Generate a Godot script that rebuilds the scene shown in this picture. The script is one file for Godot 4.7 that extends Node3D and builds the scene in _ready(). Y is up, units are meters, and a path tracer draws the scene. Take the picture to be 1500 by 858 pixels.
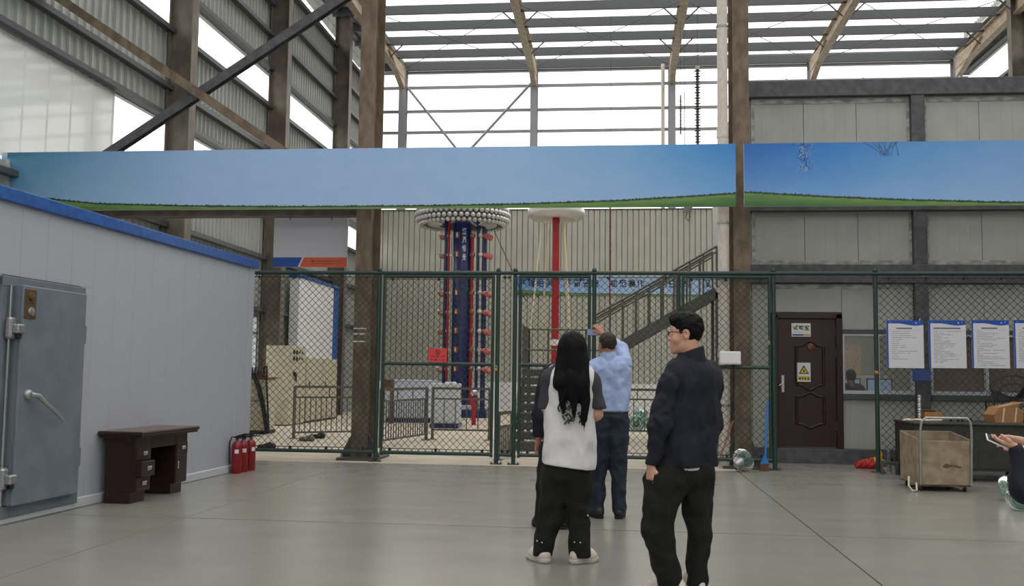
extends Node3D
# Test hall: camera, sky and exposure first, then the building, then the things in it.

const EYE := Vector3(0, 1.32, 0)
const FOCAL := 1458.0
var cam_basis := Basis()
var M := {}
var taken := {}
var rng := RandomNumberGenerator.new()

# ---------------------------------------------------------------- where things are
func ray(x: float, y: float) -> Vector3:
	return cam_basis * Vector3((x - 750.0) / FOCAL, -(y - 429.0) / FOCAL, -1.0)

func at(x: float, y: float, depth: float) -> Vector3:      # the point seen at a pixel, on the plane that far into the hall
	var r := ray(x, y)
	return EYE + r * (-depth / r.z)

func ground(x: float, y: float, h := 0.0) -> Vector3:      # the point seen at a pixel, at a height
	var r := ray(x, y)
	return EYE + r * ((h - EYE.y) / r.y)

func side(x: float, y: float, wall_x: float) -> Vector3:    # the point seen at a pixel, on a plane along the hall
	var r := ray(x, y)
	return EYE + r * (wall_x / r.x)

# ---------------------------------------------------------------- mesh builder
class MB:
	var v := PackedVector3Array()
	var n := PackedVector3Array()
	var uv := PackedVector2Array()

	func tri(a: Vector3, b: Vector3, c: Vector3, na: Vector3, nb: Vector3, nc: Vector3, ua := Vector2(), ub := Vector2(), uc := Vector2()) -> void:
		if (b - a).cross(c - a).dot(na + nb + nc) > 0.0:
			v.append(a); v.append(c); v.append(b)
			n.append(na); n.append(nc); n.append(nb)
			uv.append(ua); uv.append(uc); uv.append(ub)
		else:
			v.append(a); v.append(b); v.append(c)
			n.append(na); n.append(nb); n.append(nc)
			uv.append(ua); uv.append(ub); uv.append(uc)

	func quad(a: Vector3, b: Vector3, c: Vector3, d: Vector3, nn: Vector3) -> void:   # a..d round the face; uv runs a (0,1) b (1,1) c (1,0) d (0,0)
		tri(a, b, c, nn, nn, nn, Vector2(0, 1), Vector2(1, 1), Vector2(1, 0))
		tri(a, c, d, nn, nn, nn, Vector2(0, 1), Vector2(1, 0), Vector2(0, 0))

	func quad4(a: Vector3, b: Vector3, c: Vector3, d: Vector3, na: Vector3, nb: Vector3, nc: Vector3, nd: Vector3) -> void:
		tri(a, b, c, na, nb, nc)
		tri(a, c, d, na, nc, nd)

	func box(c: Vector3, s: Vector3, b := Basis.IDENTITY, bev := 0.0) -> MB:
		var h := s * 0.5
		if bev <= 0.0:
			for ax in 3:
				for sg in [-1.0, 1.0]:
					var nn := Vector3(); nn[ax] = sg
					var u := (ax + 1) % 3
					var w := (ax + 2) % 3
					var q: Array[Vector3] = []
					for k in [[-1, -1], [1, -1], [1, 1], [-1, 1]]:
						var p := Vector3(); p[ax] = sg * h[ax]; p[u] = k[0] * h[u]; p[w] = k[1] * h[w]
						q.append(c + b * p)
					quad(q[0], q[1], q[2], q[3], b * nn)
			return self
		bev = minf(bev, minf(h.x, minf(h.y, h.z)) * 0.9)
		var g := h - Vector3(bev, bev, bev)
		for ax in 3:
			var u := (ax + 1) % 3
			var w := (ax + 2) % 3
			for sg in [-1.0, 1.0]:
				var nn := Vector3(); nn[ax] = sg
				var q: Array[Vector3] = []
				for k in [[-1, -1], [1, -1], [1, 1], [-1, 1]]:
					var p := Vector3(); p[ax] = sg * h[ax]; p[u] = k[0] * g[u]; p[w] = k[1] * g[w]
					q.append(c + b * p)
				quad(q[0], q[1], q[2], q[3], b * nn)
			for su in [-1.0, 1.0]:
				for sw in [-1.0, 1.0]:
					var e: Array[Vector3] = []
					for k in [-1.0, 1.0]:
						var p := Vector3(); p[ax] = k * g[ax]; p[u] = su * h[u]; p[w] = sw * g[w]
						e.append(c + b * p)
						p = Vector3(); p[ax] = k * g[ax]; p[u] = su * g[u]; p[w] = sw * h[w]
						e.append(c + b * p)
					var nn := Vector3(); nn[u] = su; nn[w] = sw
					quad(e[0], e[2], e[3], e[1], (b * nn).normalized())
		for sx in [-1.0, 1.0]:
			for sy in [-1.0, 1.0]:
				for sz in [-1.0, 1.0]:
					var nn := (b * Vector3(sx, sy, sz)).normalized()
					tri(c + b * Vector3(sx * h.x, sy * g.y, sz * g.z), c + b * Vector3(sx * g.x, sy * h.y, sz * g.z), c + b * Vector3(sx * g.x, sy * g.y, sz * h.z), nn, nn, nn)
		return self

	func span(lo: Vector3, hi: Vector3, bev := 0.0) -> MB:
		return box((lo + hi) * 0.5, (hi - lo).abs(), Basis.IDENTITY, bev)

	func beam(a: Vector3, b: Vector3, w: float, h: float, up := Vector3.UP, bev := 0.0) -> MB:   # a bar of w across and h along up
		var z := (b - a).normalized()
		var x := up.cross(z).normalized()
		var y := z.cross(x)
		return box((a + b) * 0.5, Vector3(w, h, (b - a).length()), Basis(x, y, z), bev)

	func ibeam(a: Vector3, b: Vector3, w: float, h: float, t: float, up := Vector3.UP) -> MB:   # H section: flanges across "up"
		var z := (b - a).normalized()
		var x := up.cross(z).normalized()
		var y := z.cross(x)
		beam(a + y * (h - t) * 0.5, b + y * (h - t) * 0.5, w, t, up)
		beam(a - y * (h - t) * 0.5, b - y * (h - t) * 0.5, w, t, up)
		return beam(a, b, t, h - 2 * t, up)

	func tube(pts: Array, r, sides := 8, caps := true) -> MB:     # r: one radius or one for each point
		var m := pts.size()
		var rings := []
		var norms := []
		var x := Vector3()
		for i in m:
			var p: Vector3 = pts[i]
			var d: Vector3 = (pts[mini(i + 1, m - 1)] - pts[maxi(i - 1, 0)])
			d = d.normalized()
			if i == 0:
				x = d.cross(Vector3.UP if absf(d.y) < 0.9 else Vector3.RIGHT).normalized()
			else:
				x = (x - d * x.dot(d)).normalized()
			var y := d.cross(x)
			var rr: float = r[i] if r is Array else r
			var ring := PackedVector3Array()
			var nr := PackedVector3Array()
			for k in sides:
				var a := TAU * (k + 0.5) / sides
				var o := x * cos(a) + y * sin(a)
				ring.append(p + o * rr)
				nr.append(o)
			rings.append(ring)
			norms.append(nr)
		for i in m - 1:
			for k in sides:
				var l := (k + 1) % sides
				quad4(rings[i][k], rings[i][l], rings[i + 1][l], rings[i + 1][k], norms[i][k], norms[i][l], norms[i + 1][l], norms[i + 1][k])
		if caps:
			for e in [0, m - 1]:
				var nn: Vector3 = ((pts[0] - pts[1]) if e == 0 else (pts[m - 1] - pts[m - 2])).normalized()
				for k in range(1, sides - 1):
					tri(rings[e][0], rings[e][k], rings[e][k + 1], nn, nn, nn)
		return self

	func rod(a: Vector3, b: Vector3, r: float, sides := 8, caps := true) -> MB:
		return tube([a, b], r, sides, caps)

	func lathe(prof: Array, seg := 24, xf := Transform3D.IDENTITY) -> MB:    # profile of Vector2(radius, height), smooth where it bends gently
		var m := prof.size()
		var sn := []
		for i in m - 1:
			var d: Vector2 = prof[i + 1] - prof[i]
			sn.append(Vector2(d.y, -d.x).normalized())
		for i in m - 1:
			var a: Vector2 = prof[i]
			var b: Vector2 = prof[i + 1]
			var s: Vector2 = sn[i]
			var na: Vector2 = (s + sn[i - 1]).normalized() if i > 0 and s.dot(sn[i - 1]) > 0.6 else s
			var nb: Vector2 = (s + sn[i + 1]).normalized() if i < m - 2 and s.dot(sn[i + 1]) > 0.6 else s
			for k in seg:
				var t0 := TAU * k / seg
				var t1 := TAU * (k + 1) / seg
				var e0 := Vector3(cos(t0), 0, sin(t0))
				var e1 := Vector3(cos(t1), 0, sin(t1))
				var nl := [e0 * na.x + Vector3.UP * na.y, e1 * na.x + Vector3.UP * na.y, e1 * nb.x + Vector3.UP * nb.y, e0 * nb.x + Vector3.UP * nb.y]
				for q in 4:
					nl[q] = (xf.basis * nl[q]).normalized()
				var p0 := xf * (e0 * a.x + Vector3.UP * a.y)
				var p1 := xf * (e1 * a.x + Vector3.UP * a.y)
				var p2 := xf * (e1 * b.x + Vector3.UP * b.y)
				var p3 := xf * (e0 * b.x + Vector3.UP * b.y)
				if a.x > 1e-5:
					tri(p0, p1, p2, nl[0], nl[1], nl[2])
				if b.x > 1e-5:
					tri(p0, p2, p3, nl[0], nl[2], nl[3])
		return self

	func ball(c: Vector3, r: Vector3, su := 16, sv := 10, b := Basis.IDENTITY) -> MB:
		for i in sv:
			for k in su:
				var p := []
				var q := []
				for e in [[i, k], [i, k + 1], [i + 1, k + 1], [i + 1, k]]:
					var t: float = PI * e[0] / sv
					var f: float = TAU * e[1] / su
					var o := Vector3(sin(t) * cos(f), cos(t), sin(t) * sin(f))
					p.append(c + b * (o * r))
					q.append((b * (o / r)).normalized())
				if i > 0:
					tri(p[0], p[1], p[2], q[0], q[1], q[2])
				if i < sv - 1:
					tri(p[0], p[2], p[3], q[0], q[2], q[3])
		return self

	func ring(c: Vector3, big: float, small: float, seg := 32, sides := 12, b := Basis.IDENTITY, flat := 1.0) -> MB:
		var prof := []
		for i in sides + 1:
			var a := TAU * i / sides
			prof.append(Vector2(big + small * sin(a), -small * flat * cos(a)))
		return lathe(prof, seg, Transform3D(b, c))

	func prism(poly: PackedVector2Array, depth: float, xf := Transform3D.IDENTITY) -> MB:    # an outline in x and y, thick along z
		var idx := Geometry2D.triangulate_polygon(poly)
		var zf := Vector3(0, 0, depth * 0.5)
		var nz := xf.basis.z.normalized()
		for i in range(0, idx.size(), 3):
			var p: Array[Vector3] = []
			for k in 3:
				p.append(Vector3(poly[idx[i + k]].x, poly[idx[i + k]].y, 0))
			tri(xf * (p[0] + zf), xf * (p[1] + zf), xf * (p[2] + zf), nz, nz, nz)
			tri(xf * (p[0] - zf), xf * (p[1] - zf), xf * (p[2] - zf), -nz, -nz, -nz)
		var turn := -1.0 if Geometry2D.is_polygon_clockwise(poly) else 1.0
		for i in poly.size():
			var a := Vector3(poly[i].x, poly[i].y, 0)
			var j := (i + 1) % poly.size()
			var c := Vector3(poly[j].x, poly[j].y, 0)
			var d := c - a
			var nn := (xf.basis * Vector3(d.y, -d.x, 0)).normalized() * turn
			quad(xf * (a + zf), xf * (c + zf), xf * (c - zf), xf * (a - zf), nn)
		return self

	func ribbed(o: Vector3, u: Vector3, length: float, up: Vector3, out: Vector3, pitch := 0.22, deep := 0.03, rib := 0.3) -> MB:   # profiled sheet: from o along u, up high, ribs standing out
		var steps := maxi(1, roundi(length / pitch))
		var w := length / steps
		for i in steps:
			var xs := [0.0, w * (1.0 - rib), w * (1.0 - rib * 0.7), w * (1.0 - rib * 0.3), w]
			if deep < 0.0:      # a narrow groove in place of a rib
				xs = [0.0, w * 0.84, w * 0.87, w * 0.97, w]
			var ds := [0.0, 0.0, deep, deep, 0.0]
			for k in 4:
				var a: Vector3 = o + u * (i * w + xs[k]) + out * ds[k]
				var b: Vector3 = o + u * (i * w + xs[k + 1]) + out * ds[k + 1]
				var nn: Vector3 = (b - a).cross(up).normalized()
				if nn.dot(out) < 0:
					nn = -nn
				quad(a, b, b + up, a + up, nn)
		return self

	func link(o: Vector3, u: Vector3, w: float, h: float, pitch := 0.105, r := 0.0045) -> MB:    # chain link: wires both ways across w by h, each crossing over the next
		var nz := u.cross(Vector3.UP).normalized()
		for way: float in [-1.0, 1.0]:
			var c := -h
			while c < w:
				var t0 := maxf(0.0, -c)
				var t1 := minf(h, w - c)
				if t1 - t0 > 0.02:
					var x0 := c + t0
					var x1 := c + t1
					var a: Vector3 = o + u * (x0 if way > 0 else w - x0) + Vector3.UP * t0 + nz * way * r * 0.7
					var b: Vector3 = o + u * (x1 if way > 0 else w - x1) + Vector3.UP * t1 + nz * way * r * 0.7
					rod(a, b, r, 4, false)
				c += pitch
		return self

	func mesh() -> ArrayMesh:
		var arr := []
		arr.resize(Mesh.ARRAY_MAX)
		arr[Mesh.ARRAY_VERTEX] = v
		arr[Mesh.ARRAY_NORMAL] = n
		arr[Mesh.ARRAY_TEX_UV] = uv
		var am := ArrayMesh.new()
		am.add_surface_from_arrays(Mesh.PRIMITIVE_TRIANGLES, arr)
		return am

# ---------------------------------------------------------------- smooth bodies: a distance field on a grid, meshed as surface nets
class Field:
	var lo: Vector3
	var cell: float
	var nx: int
	var ny: int
	var nz: int
	var f := PackedFloat32Array()

	func _init(a: Vector3, b: Vector3, c: float) -> void:
		lo = a
		cell = c
		nx = int((b.x - a.x) / c) + 2
		ny = int((b.y - a.y) / c) + 2
		nz = int((b.z - a.z) / c) + 2
		f.resize(nx * ny * nz)
		f.fill(1.0)

	func bounds(a: Vector3, b: Vector3) -> Array:
		var p := ((a - lo) / cell).floor()
		var q := ((b - lo) / cell).ceil()
		return [clampi(int(p.x), 0, nx - 1), clampi(int(p.y), 0, ny - 1), clampi(int(p.z), 0, nz - 1), clampi(int(q.x), 0, nx - 1), clampi(int(q.y), 0, ny - 1), clampi(int(q.z), 0, nz - 1)]

	func cone(a: Vector3, b: Vector3, ra: float, rb: float, k := 0.04, cut := false) -> void:
		var m := maxf(ra, rb) + k + 3.0 * cell
		var e := Vector3(m, m, m)
		var w := bounds(a.min(b) - e, a.max(b) + e)
		var ba := b - a
		var inv := 1.0 / maxf(ba.length_squared(), 1e-9)
		for z in range(w[2], w[5] + 1):
			for y in range(w[1], w[4] + 1):
				var i: int = (z * ny + y) * nx + w[0]
				var pa := lo + Vector3(w[0], y, z) * cell - a
				for x in range(w[0], w[3] + 1):
					var t := clampf(pa.dot(ba) * inv, 0.0, 1.0)
					var d := (pa - ba * t).length() - ra - (rb - ra) * t
					var o := f[i]
					if cut:
						d = -d
						var h := k - absf(o - d)
						o = maxf(o, d) + (h * h * 0.25 / k if h > 0.0 else 0.0)
					else:
						var h := k - absf(o - d)
						o = minf(o, d) - (h * h * 0.25 / k if h > 0.0 else 0.0)
					f[i] = o
					i += 1
					pa.x += cell

	func chain(pts: Array, rs: Array, k := 0.04) -> void:
		for i in pts.size() - 1:
			cone(pts[i], pts[i + 1], rs[i], rs[i + 1], k)

	func ell(c: Vector3, r: Vector3, k := 0.02, cut := false, b := Basis.IDENTITY) -> void:
		var big := maxf(r.x, maxf(r.y, r.z))
		var small := minf(r.x, minf(r.y, r.z))
		var m := big + k + 3.0 * cell
		var e := Vector3(m, m, m)
		var w := bounds(c - e, c + e)
		var bt := b.transposed()
		for z in range(w[2], w[5] + 1):
			for y in range(w[1], w[4] + 1):
				var i: int = (z * ny + y) * nx + w[0]
				for x in range(w[0], w[3] + 1):
					var p := bt * (lo + Vector3(x, y, z) * cell - c)
					var q := (p / r).length()
					var g := (p / (r * r)).length()
					var d := q * (q - 1.0) / g if g > 1e-6 else -small
					var o := f[i]
					if cut:
						d = -d
						var h := k - absf(o - d)
						o = maxf(o, d) + (h * h * 0.25 / k if h > 0.0 else 0.0)
					else:
						var h := k - absf(o - d)
						o = minf(o, d) - (h * h * 0.25 / k if h > 0.0 else 0.0)
					f[i] = o
					i += 1

	func keep(p0: Vector3, out: Vector3) -> void:     # cut away what lies beyond the plane through p0
		out = out.normalized()
		for z in nz:
			for y in ny:
				var i := (z * ny + y) * nx
				var d := (lo + Vector3(0, y, z) * cell - p0).dot(out)
				for x in nx:
					if d > f[i]:
						f[i] = d
					i += 1
					d += out.x * cell

	func crease(amp: float, scale: Vector3, seed_: int) -> void:     # folds of cloth
		var no := FastNoiseLite.new()
		no.seed = seed_
		no.noise_type = FastNoiseLite.TYPE_SIMPLEX_SMOOTH
		no.frequency = 1.0
		no.fractal_octaves = 2
		for z in nz:
			for y in ny:
				var i := (z * ny + y) * nx
				for x in nx:
					if absf(f[i]) < 0.035:
						var p := (lo + Vector3(x, y, z) * cell) * scale
						f[i] += amp * no.get_noise_3dv(p)
					i += 1

	func into(mb: MB, xf := Transform3D.IDENTITY) -> void:
		var sx := 1
		var sy := nx
		var sz := nx * ny
		var id := PackedInt32Array()
		id.resize(f.size())
		id.fill(-1)
		var pv := PackedVector3Array()
		var pn := PackedVector3Array()
		var lim := 2.2 * cell
		var off := [0, sx, sy, sx + sy, sz, sz + sx, sz + sy, sz + sx + sy]
		var ed := [[0, 1], [2, 3], [4, 5], [6, 7], [0, 2], [1, 3], [4, 6], [5, 7], [0, 4], [1, 5], [2, 6], [3, 7]]
		for z in nz - 1:
			for y in ny - 1:
				var i := (z * ny + y) * nx - 1
				for x in nx - 1:
					i += 1
					var f0 := f[i]
					if f0 > lim or f0 < -lim * 2.0:
						continue
					var g := PackedFloat32Array([f0, f[i + 1], f[i + sy], f[i + sy + 1], f[i + sz], f[i + sz + 1], f[i + sz + sy], f[i + sz + sy + 1]])
					var neg := 0
					for q in 8:
						if g[q] < 0.0:
							neg += 1
					if neg == 0 or neg == 8:
						continue
					var s := Vector3()
					var cnt := 0
					for e in ed:
						var a: int = e[0]
						var b: int = e[1]
						if (g[a] < 0.0) != (g[b] < 0.0):
							var t := g[a] / (g[a] - g[b])
							var pa := Vector3(a & 1, (a >> 1) & 1, a >> 2)
							var pb := Vector3(b & 1, (b >> 1) & 1, b >> 2)
							s += pa + (pb - pa) * t
							cnt += 1
					id[i] = pv.size()
					pv.append(xf * (lo + (Vector3(x, y, z) + s / cnt) * cell))
					pn.append((xf.basis * Vector3(g[1] + g[3] + g[5] + g[7] - g[0] - g[2] - g[4] - g[6], g[2] + g[3] + g[6] + g[7] - g[0] - g[1] - g[4] - g[5], g[4] + g[5] + g[6] + g[7] - g[0] - g[1] - g[2] - g[3])).normalized())
		for z in range(1, nz - 1):
			for y in range(1, ny - 1):
				for x in range(1, nx - 1):
					var i := (z * ny + y) * nx + x
					if id[i] < 0 and absf(f[i]) > lim:
						continue
					var a := f[i] < 0.0
					for ax in 3:
						var st: int = [sx, sy, sz][ax]
						if (f[i + st] < 0.0) == a:
							continue
						var u: int = [sy, sz, sx][ax]
						var w: int = [sz, sx, sy][ax]
						var q0 := id[i]
						var q1 := id[i - u]
						var q2 := id[i - u - w]
						var q3 := id[i - w]
						if q0 < 0 or q1 < 0 or q2 < 0 or q3 < 0:
							continue
						mb.quad4(pv[q0], pv[q1], pv[q2], pv[q3], pn[q0], pn[q1], pn[q2], pn[q3])

# ---------------------------------------------------------------- nodes
func numbered(called: String) -> String:
	var k: int = taken.get(called, 0)
	taken[called] = k + 1
	return called if k == 0 else "%s_%03d" % [called, k]

func thing(called: String, label: String, category: String, pos := Vector3.ZERO, group := "", turn := 0.0) -> Node3D:
	var o := Node3D.new()
	o.name = numbered(called)
	add_child(o)
	o.position = pos
	o.rotation.y = turn
	mark(o, label, category, group)
	return o

func mark(o: Node3D, label: String, category: String, group := "") -> Node3D:
	o.set_meta("label", label)
	o.set_meta("category", category)
	if group:
		o.set_meta("group", group)
	return o

func part(called: String, mb: MB, mat: Material, parent: Node3D, label := "", kind := "") -> MeshInstance3D:    # points are given in the hall; the part sits in its thing's own axes
	var o := MeshInstance3D.new()
	o.name = called
	o.mesh = mb.mesh()
	o.material_override = mat
	o.cast_shadow = GeometryInstance3D.SHADOW_CASTING_SETTING_ON
	if label:
		o.set_meta("label", label)
	if kind:
		o.set_meta("kind", kind)
	parent.add_child(o, true)
	return o

func wpart(called: String, mb: MB, mat: Material, parent: Node3D, label := "", kind := "") -> MeshInstance3D:   # the same, built in the hall's axes and brought into the parent's
	var inv := to_hall(parent).affine_inverse()
	for i in mb.v.size():
		mb.v[i] = inv * mb.v[i]
		mb.n[i] = (inv.basis * mb.n[i]).normalized()
	return part(called, mb, mat, parent, label, kind)

func to_hall(o: Node3D) -> Transform3D:
	var t := Transform3D.IDENTITY
	var p: Node = o
	while p != self:
		t = p.transform * t
		p = p.get_parent()
	return t

func single(called: String, mb: MB, mat: Material, label: String, category: String, group := "") -> MeshInstance3D:    # a thing that is one mesh, placed at its base
	var lo := mb.v[0]
	var hi := mb.v[0]
	for p in mb.v:
		lo = lo.min(p)
		hi = hi.max(p)
	var base := Vector3((lo.x + hi.x) * 0.5, lo.y, (lo.z + hi.z) * 0.5)
	for i in mb.v.size():
		mb.v[i] -= base
	var o := part(numbered(called), mb, mat, self)
	o.position = base
	mark(o, label, category, group)
	return o

func structure(called: String) -> Node3D:
	var o := Node3D.new()
	o.name = called
	o.set_meta("kind", "structure")
	add_child(o, true)
	return o

func copy(o: Node3D, label: String, pos: Vector3, turn := 0.0) -> Node3D:
	var c: Node3D = o.duplicate()
	c.name = numbered(String(o.name))
	add_child(c)
	c.position = pos
	c.rotation.y = turn
	c.set_meta("label", label)
	return c

# ---------------------------------------------------------------- materials
func rgb(r: int, g: int, b: int, a := 1.0) -> Color:
	return Color(r / 255.0, g / 255.0, b / 255.0, a)

func sm(c: Color, rough := 0.6, metal := 0.0) -> StandardMaterial3D:
	var m := StandardMaterial3D.new()
	m.albedo_color = c
	m.roughness = rough
	m.metallic = metal
	return m

func noise_tex(c0: Color, c1: Color, freq: float, seed_: int, oct := 4, size := 512, lo := 0.25, hi := 0.75) -> NoiseTexture2D:
	var no := FastNoiseLite.new()
	no.seed = seed_
	no.noise_type = FastNoiseLite.TYPE_SIMPLEX_SMOOTH
	no.frequency = freq
	no.fractal_octaves = oct
	var g := Gradient.new()
	g.offsets = PackedFloat32Array([lo, hi])
	g.colors = PackedColorArray([c0, c1])
	var t := NoiseTexture2D.new()
	t.width = size
	t.height = size
	t.seamless = true
	t.noise = no
	t.color_ramp = g
	return t

func noisy(c0: Color, c1: Color, freq: float, tile: Vector3, rough: float, seed_: int, metal := 0.0, world := true, lo := 0.25, hi := 0.75, oct := 4, size := 512) -> StandardMaterial3D:
	var m := sm(Color.WHITE, rough, metal)
	m.albedo_texture = noise_tex(c0, c1, freq, seed_, oct, size, lo, hi)
	m.uv1_triplanar = true
	m.uv1_world_triplanar = world
	m.uv1_scale = Vector3(1 / tile.x, 1 / tile.y, 1 / tile.z)
	return m

func pane(c: Color, a: float) -> StandardMaterial3D:
	var m := sm(Color(c.r, c.g, c.b, a), 0.05)
	m.transparency = BaseMaterial3D.TRANSPARENCY_ALPHA
	return m

func printed(im: Image, rough := 0.5) -> StandardMaterial3D:
	var m := sm(Color.WHITE, rough)
	m.albedo_texture = ImageTexture.create_from_image(im)
	m.texture_repeat = false
	return m

func make_materials() -> void:
	M.concrete = noisy(rgb(138, 137, 129), rgb(145, 144, 136), 0.006, Vector3(7.3, 7.3, 4.2), 0.3, 3, 0.0, true, 0.1, 0.9, 5, 1024)
	M.concrete.roughness_texture = noise_tex(Color(0.88, 0.88, 0.88), Color(1, 1, 1), 0.012, 8, 5, 512)
	M.concrete.roughness = 0.26
	M.concrete.metallic_specular = 0.62
	M.yard = noisy(rgb(186, 176, 160), rgb(200, 190, 174), 0.012, Vector3(4, 4, 4), 0.75, 5)
	M.joint = sm(rgb(36, 37, 36), 0.9)
	M.sheet = noisy(rgb(160, 165, 162), rgb(174, 178, 174), 0.02, Vector3(6, 9, 6), 0.5, 11, 0.1)
	M.sheet_back = noisy(rgb(176, 175, 164), rgb(184, 183, 171), 0.02, Vector3(6, 9, 6), 0.55, 12)
	M.pale = pane(rgb(206, 212, 212), 0.95)
	M.steel = noisy(rgb(74, 76, 80), rgb(92, 93, 96), 0.02, Vector3(2, 2, 2), 0.55, 14, 0.1)
	M.girt = sm(rgb(82, 85, 89), 0.5, 0.2)
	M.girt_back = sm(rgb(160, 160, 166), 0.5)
	M.primer = noisy(rgb(98, 91, 84), rgb(118, 108, 97), 0.012, Vector3(2.2, 3.5, 2.2), 0.6, 15)
	M.rust = noisy(rgb(98, 84, 69), rgb(124, 110, 93), 0.012, Vector3(1.6, 3.0, 1.6), 0.65, 16, 0.0, true, 0.25, 0.7)
	M.rafter = noisy(rgb(168, 150, 128), rgb(190, 178, 160), 0.02, Vector3(3, 3, 3), 0.6, 17)
	M.glass = pane(rgb(235, 242, 245), 0.08)
	M.roof = pane(rgb(235, 238, 235), 0.16)
	M.shed = sm(rgb(172, 176, 187), 0.45)
	M.shed_seam = sm(rgb(150, 154, 162), 0.7)
	M.blue_trim = noisy(rgb(26, 80, 158), rgb(38, 96, 174), 0.02, Vector3(1.5, 1.5, 1.5), 0.35, 18)
	M.door_grey = noisy(rgb(104, 114, 124), rgb(114, 124, 134), 0.01, Vector3(2, 2, 2), 0.45, 19)
	M.chrome = sm(rgb(200, 202, 204), 0.25, 0.9)
	M.zinc = noisy(rgb(150, 154, 156), rgb(186, 188, 190), 0.05, Vector3(0.5, 0.5, 0.5), 0.4, 20, 0.8)
	M.brass = noisy(rgb(84, 66, 44), rgb(120, 96, 62), 0.05, Vector3(0.3, 0.3, 0.3), 0.4, 21, 0.4)
	M.mahogany = noisy(rgb(36, 18, 16), rgb(50, 25, 21), 0.012, Vector3(0.35, 0.35, 1.6), 0.4, 22)
	M.desk_top = noisy(rgb(92, 76, 62), rgb(116, 98, 82), 0.012, Vector3(0.35, 0.35, 1.6), 0.35, 23)
	M.red = sm(rgb(128, 18, 24), 0.35)
	M.red_post = sm(rgb(164, 26, 36), 0.35)
	M.black = sm(rgb(22, 22, 24), 0.5)
	M.rubber = sm(rgb(34, 34, 36), 0.85)
	M.white = sm(rgb(226, 226, 226), 0.55)
	M.paper = sm(rgb(220, 220, 228), 0.7)
	M.fence = noisy(rgb(30, 54, 52), rgb(42, 68, 64), 0.03, Vector3(0.6, 0.6, 0.6), 0.45, 24)
	M.wire = sm(rgb(48, 56, 50), 0.55, 0.2)
	M.rail = noisy(rgb(92, 92, 84), rgb(116, 114, 104), 0.04, Vector3(0.6, 0.6, 0.6), 0.5, 25, 0.2)
	M.beige = noisy(rgb(184, 178, 156), rgb(200, 194, 172), 0.02, Vector3(2, 2, 2), 0.5, 26)
	M.light_grey = sm(rgb(190, 194, 200), 0.5)
	M.pale_blue = sm(rgb(196, 204, 222), 0.5)
	M.navy_tube = sm(rgb(26, 40, 88), 0.25)
	M.copper = sm(rgb(168, 112, 96), 0.3, 0.7)
	M.coral = sm(rgb(196, 104, 98), 0.5)
	M.alu = sm(rgb(204, 204, 202), 0.3, 0.55)
	M.toroid = sm(rgb(214, 210, 204), 0.32, 0.35)
	M.rope = sm(rgb(214, 200, 172), 0.8)
	M.brown_string = sm(rgb(112, 58, 44), 0.35)
	M.dark_string = sm(rgb(92, 84, 88), 0.4)
	M.stair = noisy(rgb(84, 84, 82), rgb(98, 98, 95), 0.03, Vector3(0.8, 0.8, 0.8), 0.55, 27, 0.2)
	M.pipe = noisy(rgb(206, 196, 188), rgb(222, 214, 206), 0.03, Vector3(1, 2, 1), 0.45, 28)
	M.booth = noisy(rgb(166, 169, 166), rgb(172, 175, 171), 0.015, Vector3(4, 4, 4), 0.55, 29)
	M.seal = noisy(rgb(136, 137, 136), rgb(182, 184, 182), 0.01, Vector3(1.7, 0.9, 0.9), 0.8, 30, 0.0, true, 0.3, 0.7)
	M.brown_board = noisy(rgb(84, 60, 46), rgb(104, 76, 58), 0.03, Vector3(1, 1, 1), 0.7, 31)
	M.door_brown = noisy(rgb(40, 20, 18), rgb(52, 27, 24), 0.012, Vector3(0.3, 1.6, 0.3), 0.4, 32)
	M.bench = noisy(rgb(46, 46, 44), rgb(55, 55, 52), 0.015, Vector3(1, 1, 1), 0.5, 33, 0.1)
	M.ply = noisy(rgb(134, 118, 99), rgb(158, 142, 121), 0.008, Vector3(0.9, 0.9, 0.9), 0.75, 34, 0.0, true, 0.2, 0.7)
	M.carton = noisy(rgb(150, 108, 70), rgb(176, 130, 88), 0.03, Vector3(0.6, 0.6, 0.6), 0.75, 35)
	M.tape = sm(rgb(210, 198, 176), 0.35)
	M.broom_blue = sm(rgb(40, 116, 190), 0.4)
	M.stick = sm(rgb(176, 132, 108), 0.7)
	M.yellow = sm(rgb(206, 170, 40), 0.55)
	M.red_bag = sm(rgb(176, 36, 40), 0.5)
	M.green_glass = sm(Color(0.68, 0.84, 0.79, 0.05), 0.08)
	M.green_glass.refraction_enabled = true
	M.green_glass.refraction_scale = 0.05
	M.skin = sm(rgb(206, 158, 138), 0.5)
	M.skin.subsurf_scatter_enabled = true
	M.skin.subsurf_scatter_strength = 0.15
	M.skin_tan = sm(rgb(168, 116, 94), 0.55)
	M.hair = sm(rgb(9, 8, 9), 0.65)
	M.hair.metallic_specular = 0.3
	M.hair_thin = sm(rgb(40, 30, 27), 0.65)
	M.navy = noisy(rgb(17, 20, 35), rgb(23, 27, 43), 0.05, Vector3(0.5, 0.5, 0.5), 0.85, 40)
	M.black_cloth = noisy(rgb(13, 13, 14), rgb(19, 19, 20), 0.05, Vector3(0.5, 0.5, 0.5), 0.9, 41)
	M.tee = noisy(rgb(218, 218, 220), rgb(223, 223, 225), 0.03, Vector3(0.6, 0.6, 0.6), 0.9, 42)
	M.charcoal = noisy(rgb(54, 52, 60), rgb(66, 64, 72), 0.05, Vector3(0.4, 0.4, 0.4), 0.9, 43)
	M.shirt = noisy(rgb(152, 172, 214), rgb(166, 184, 224), 0.03, Vector3(0.6, 0.6, 0.6), 0.8, 44)
	M.denim = noisy(rgb(24, 33, 47), rgb(38, 50, 67), 0.012, Vector3(0.8, 0.8, 0.8), 0.85, 45)
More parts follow.
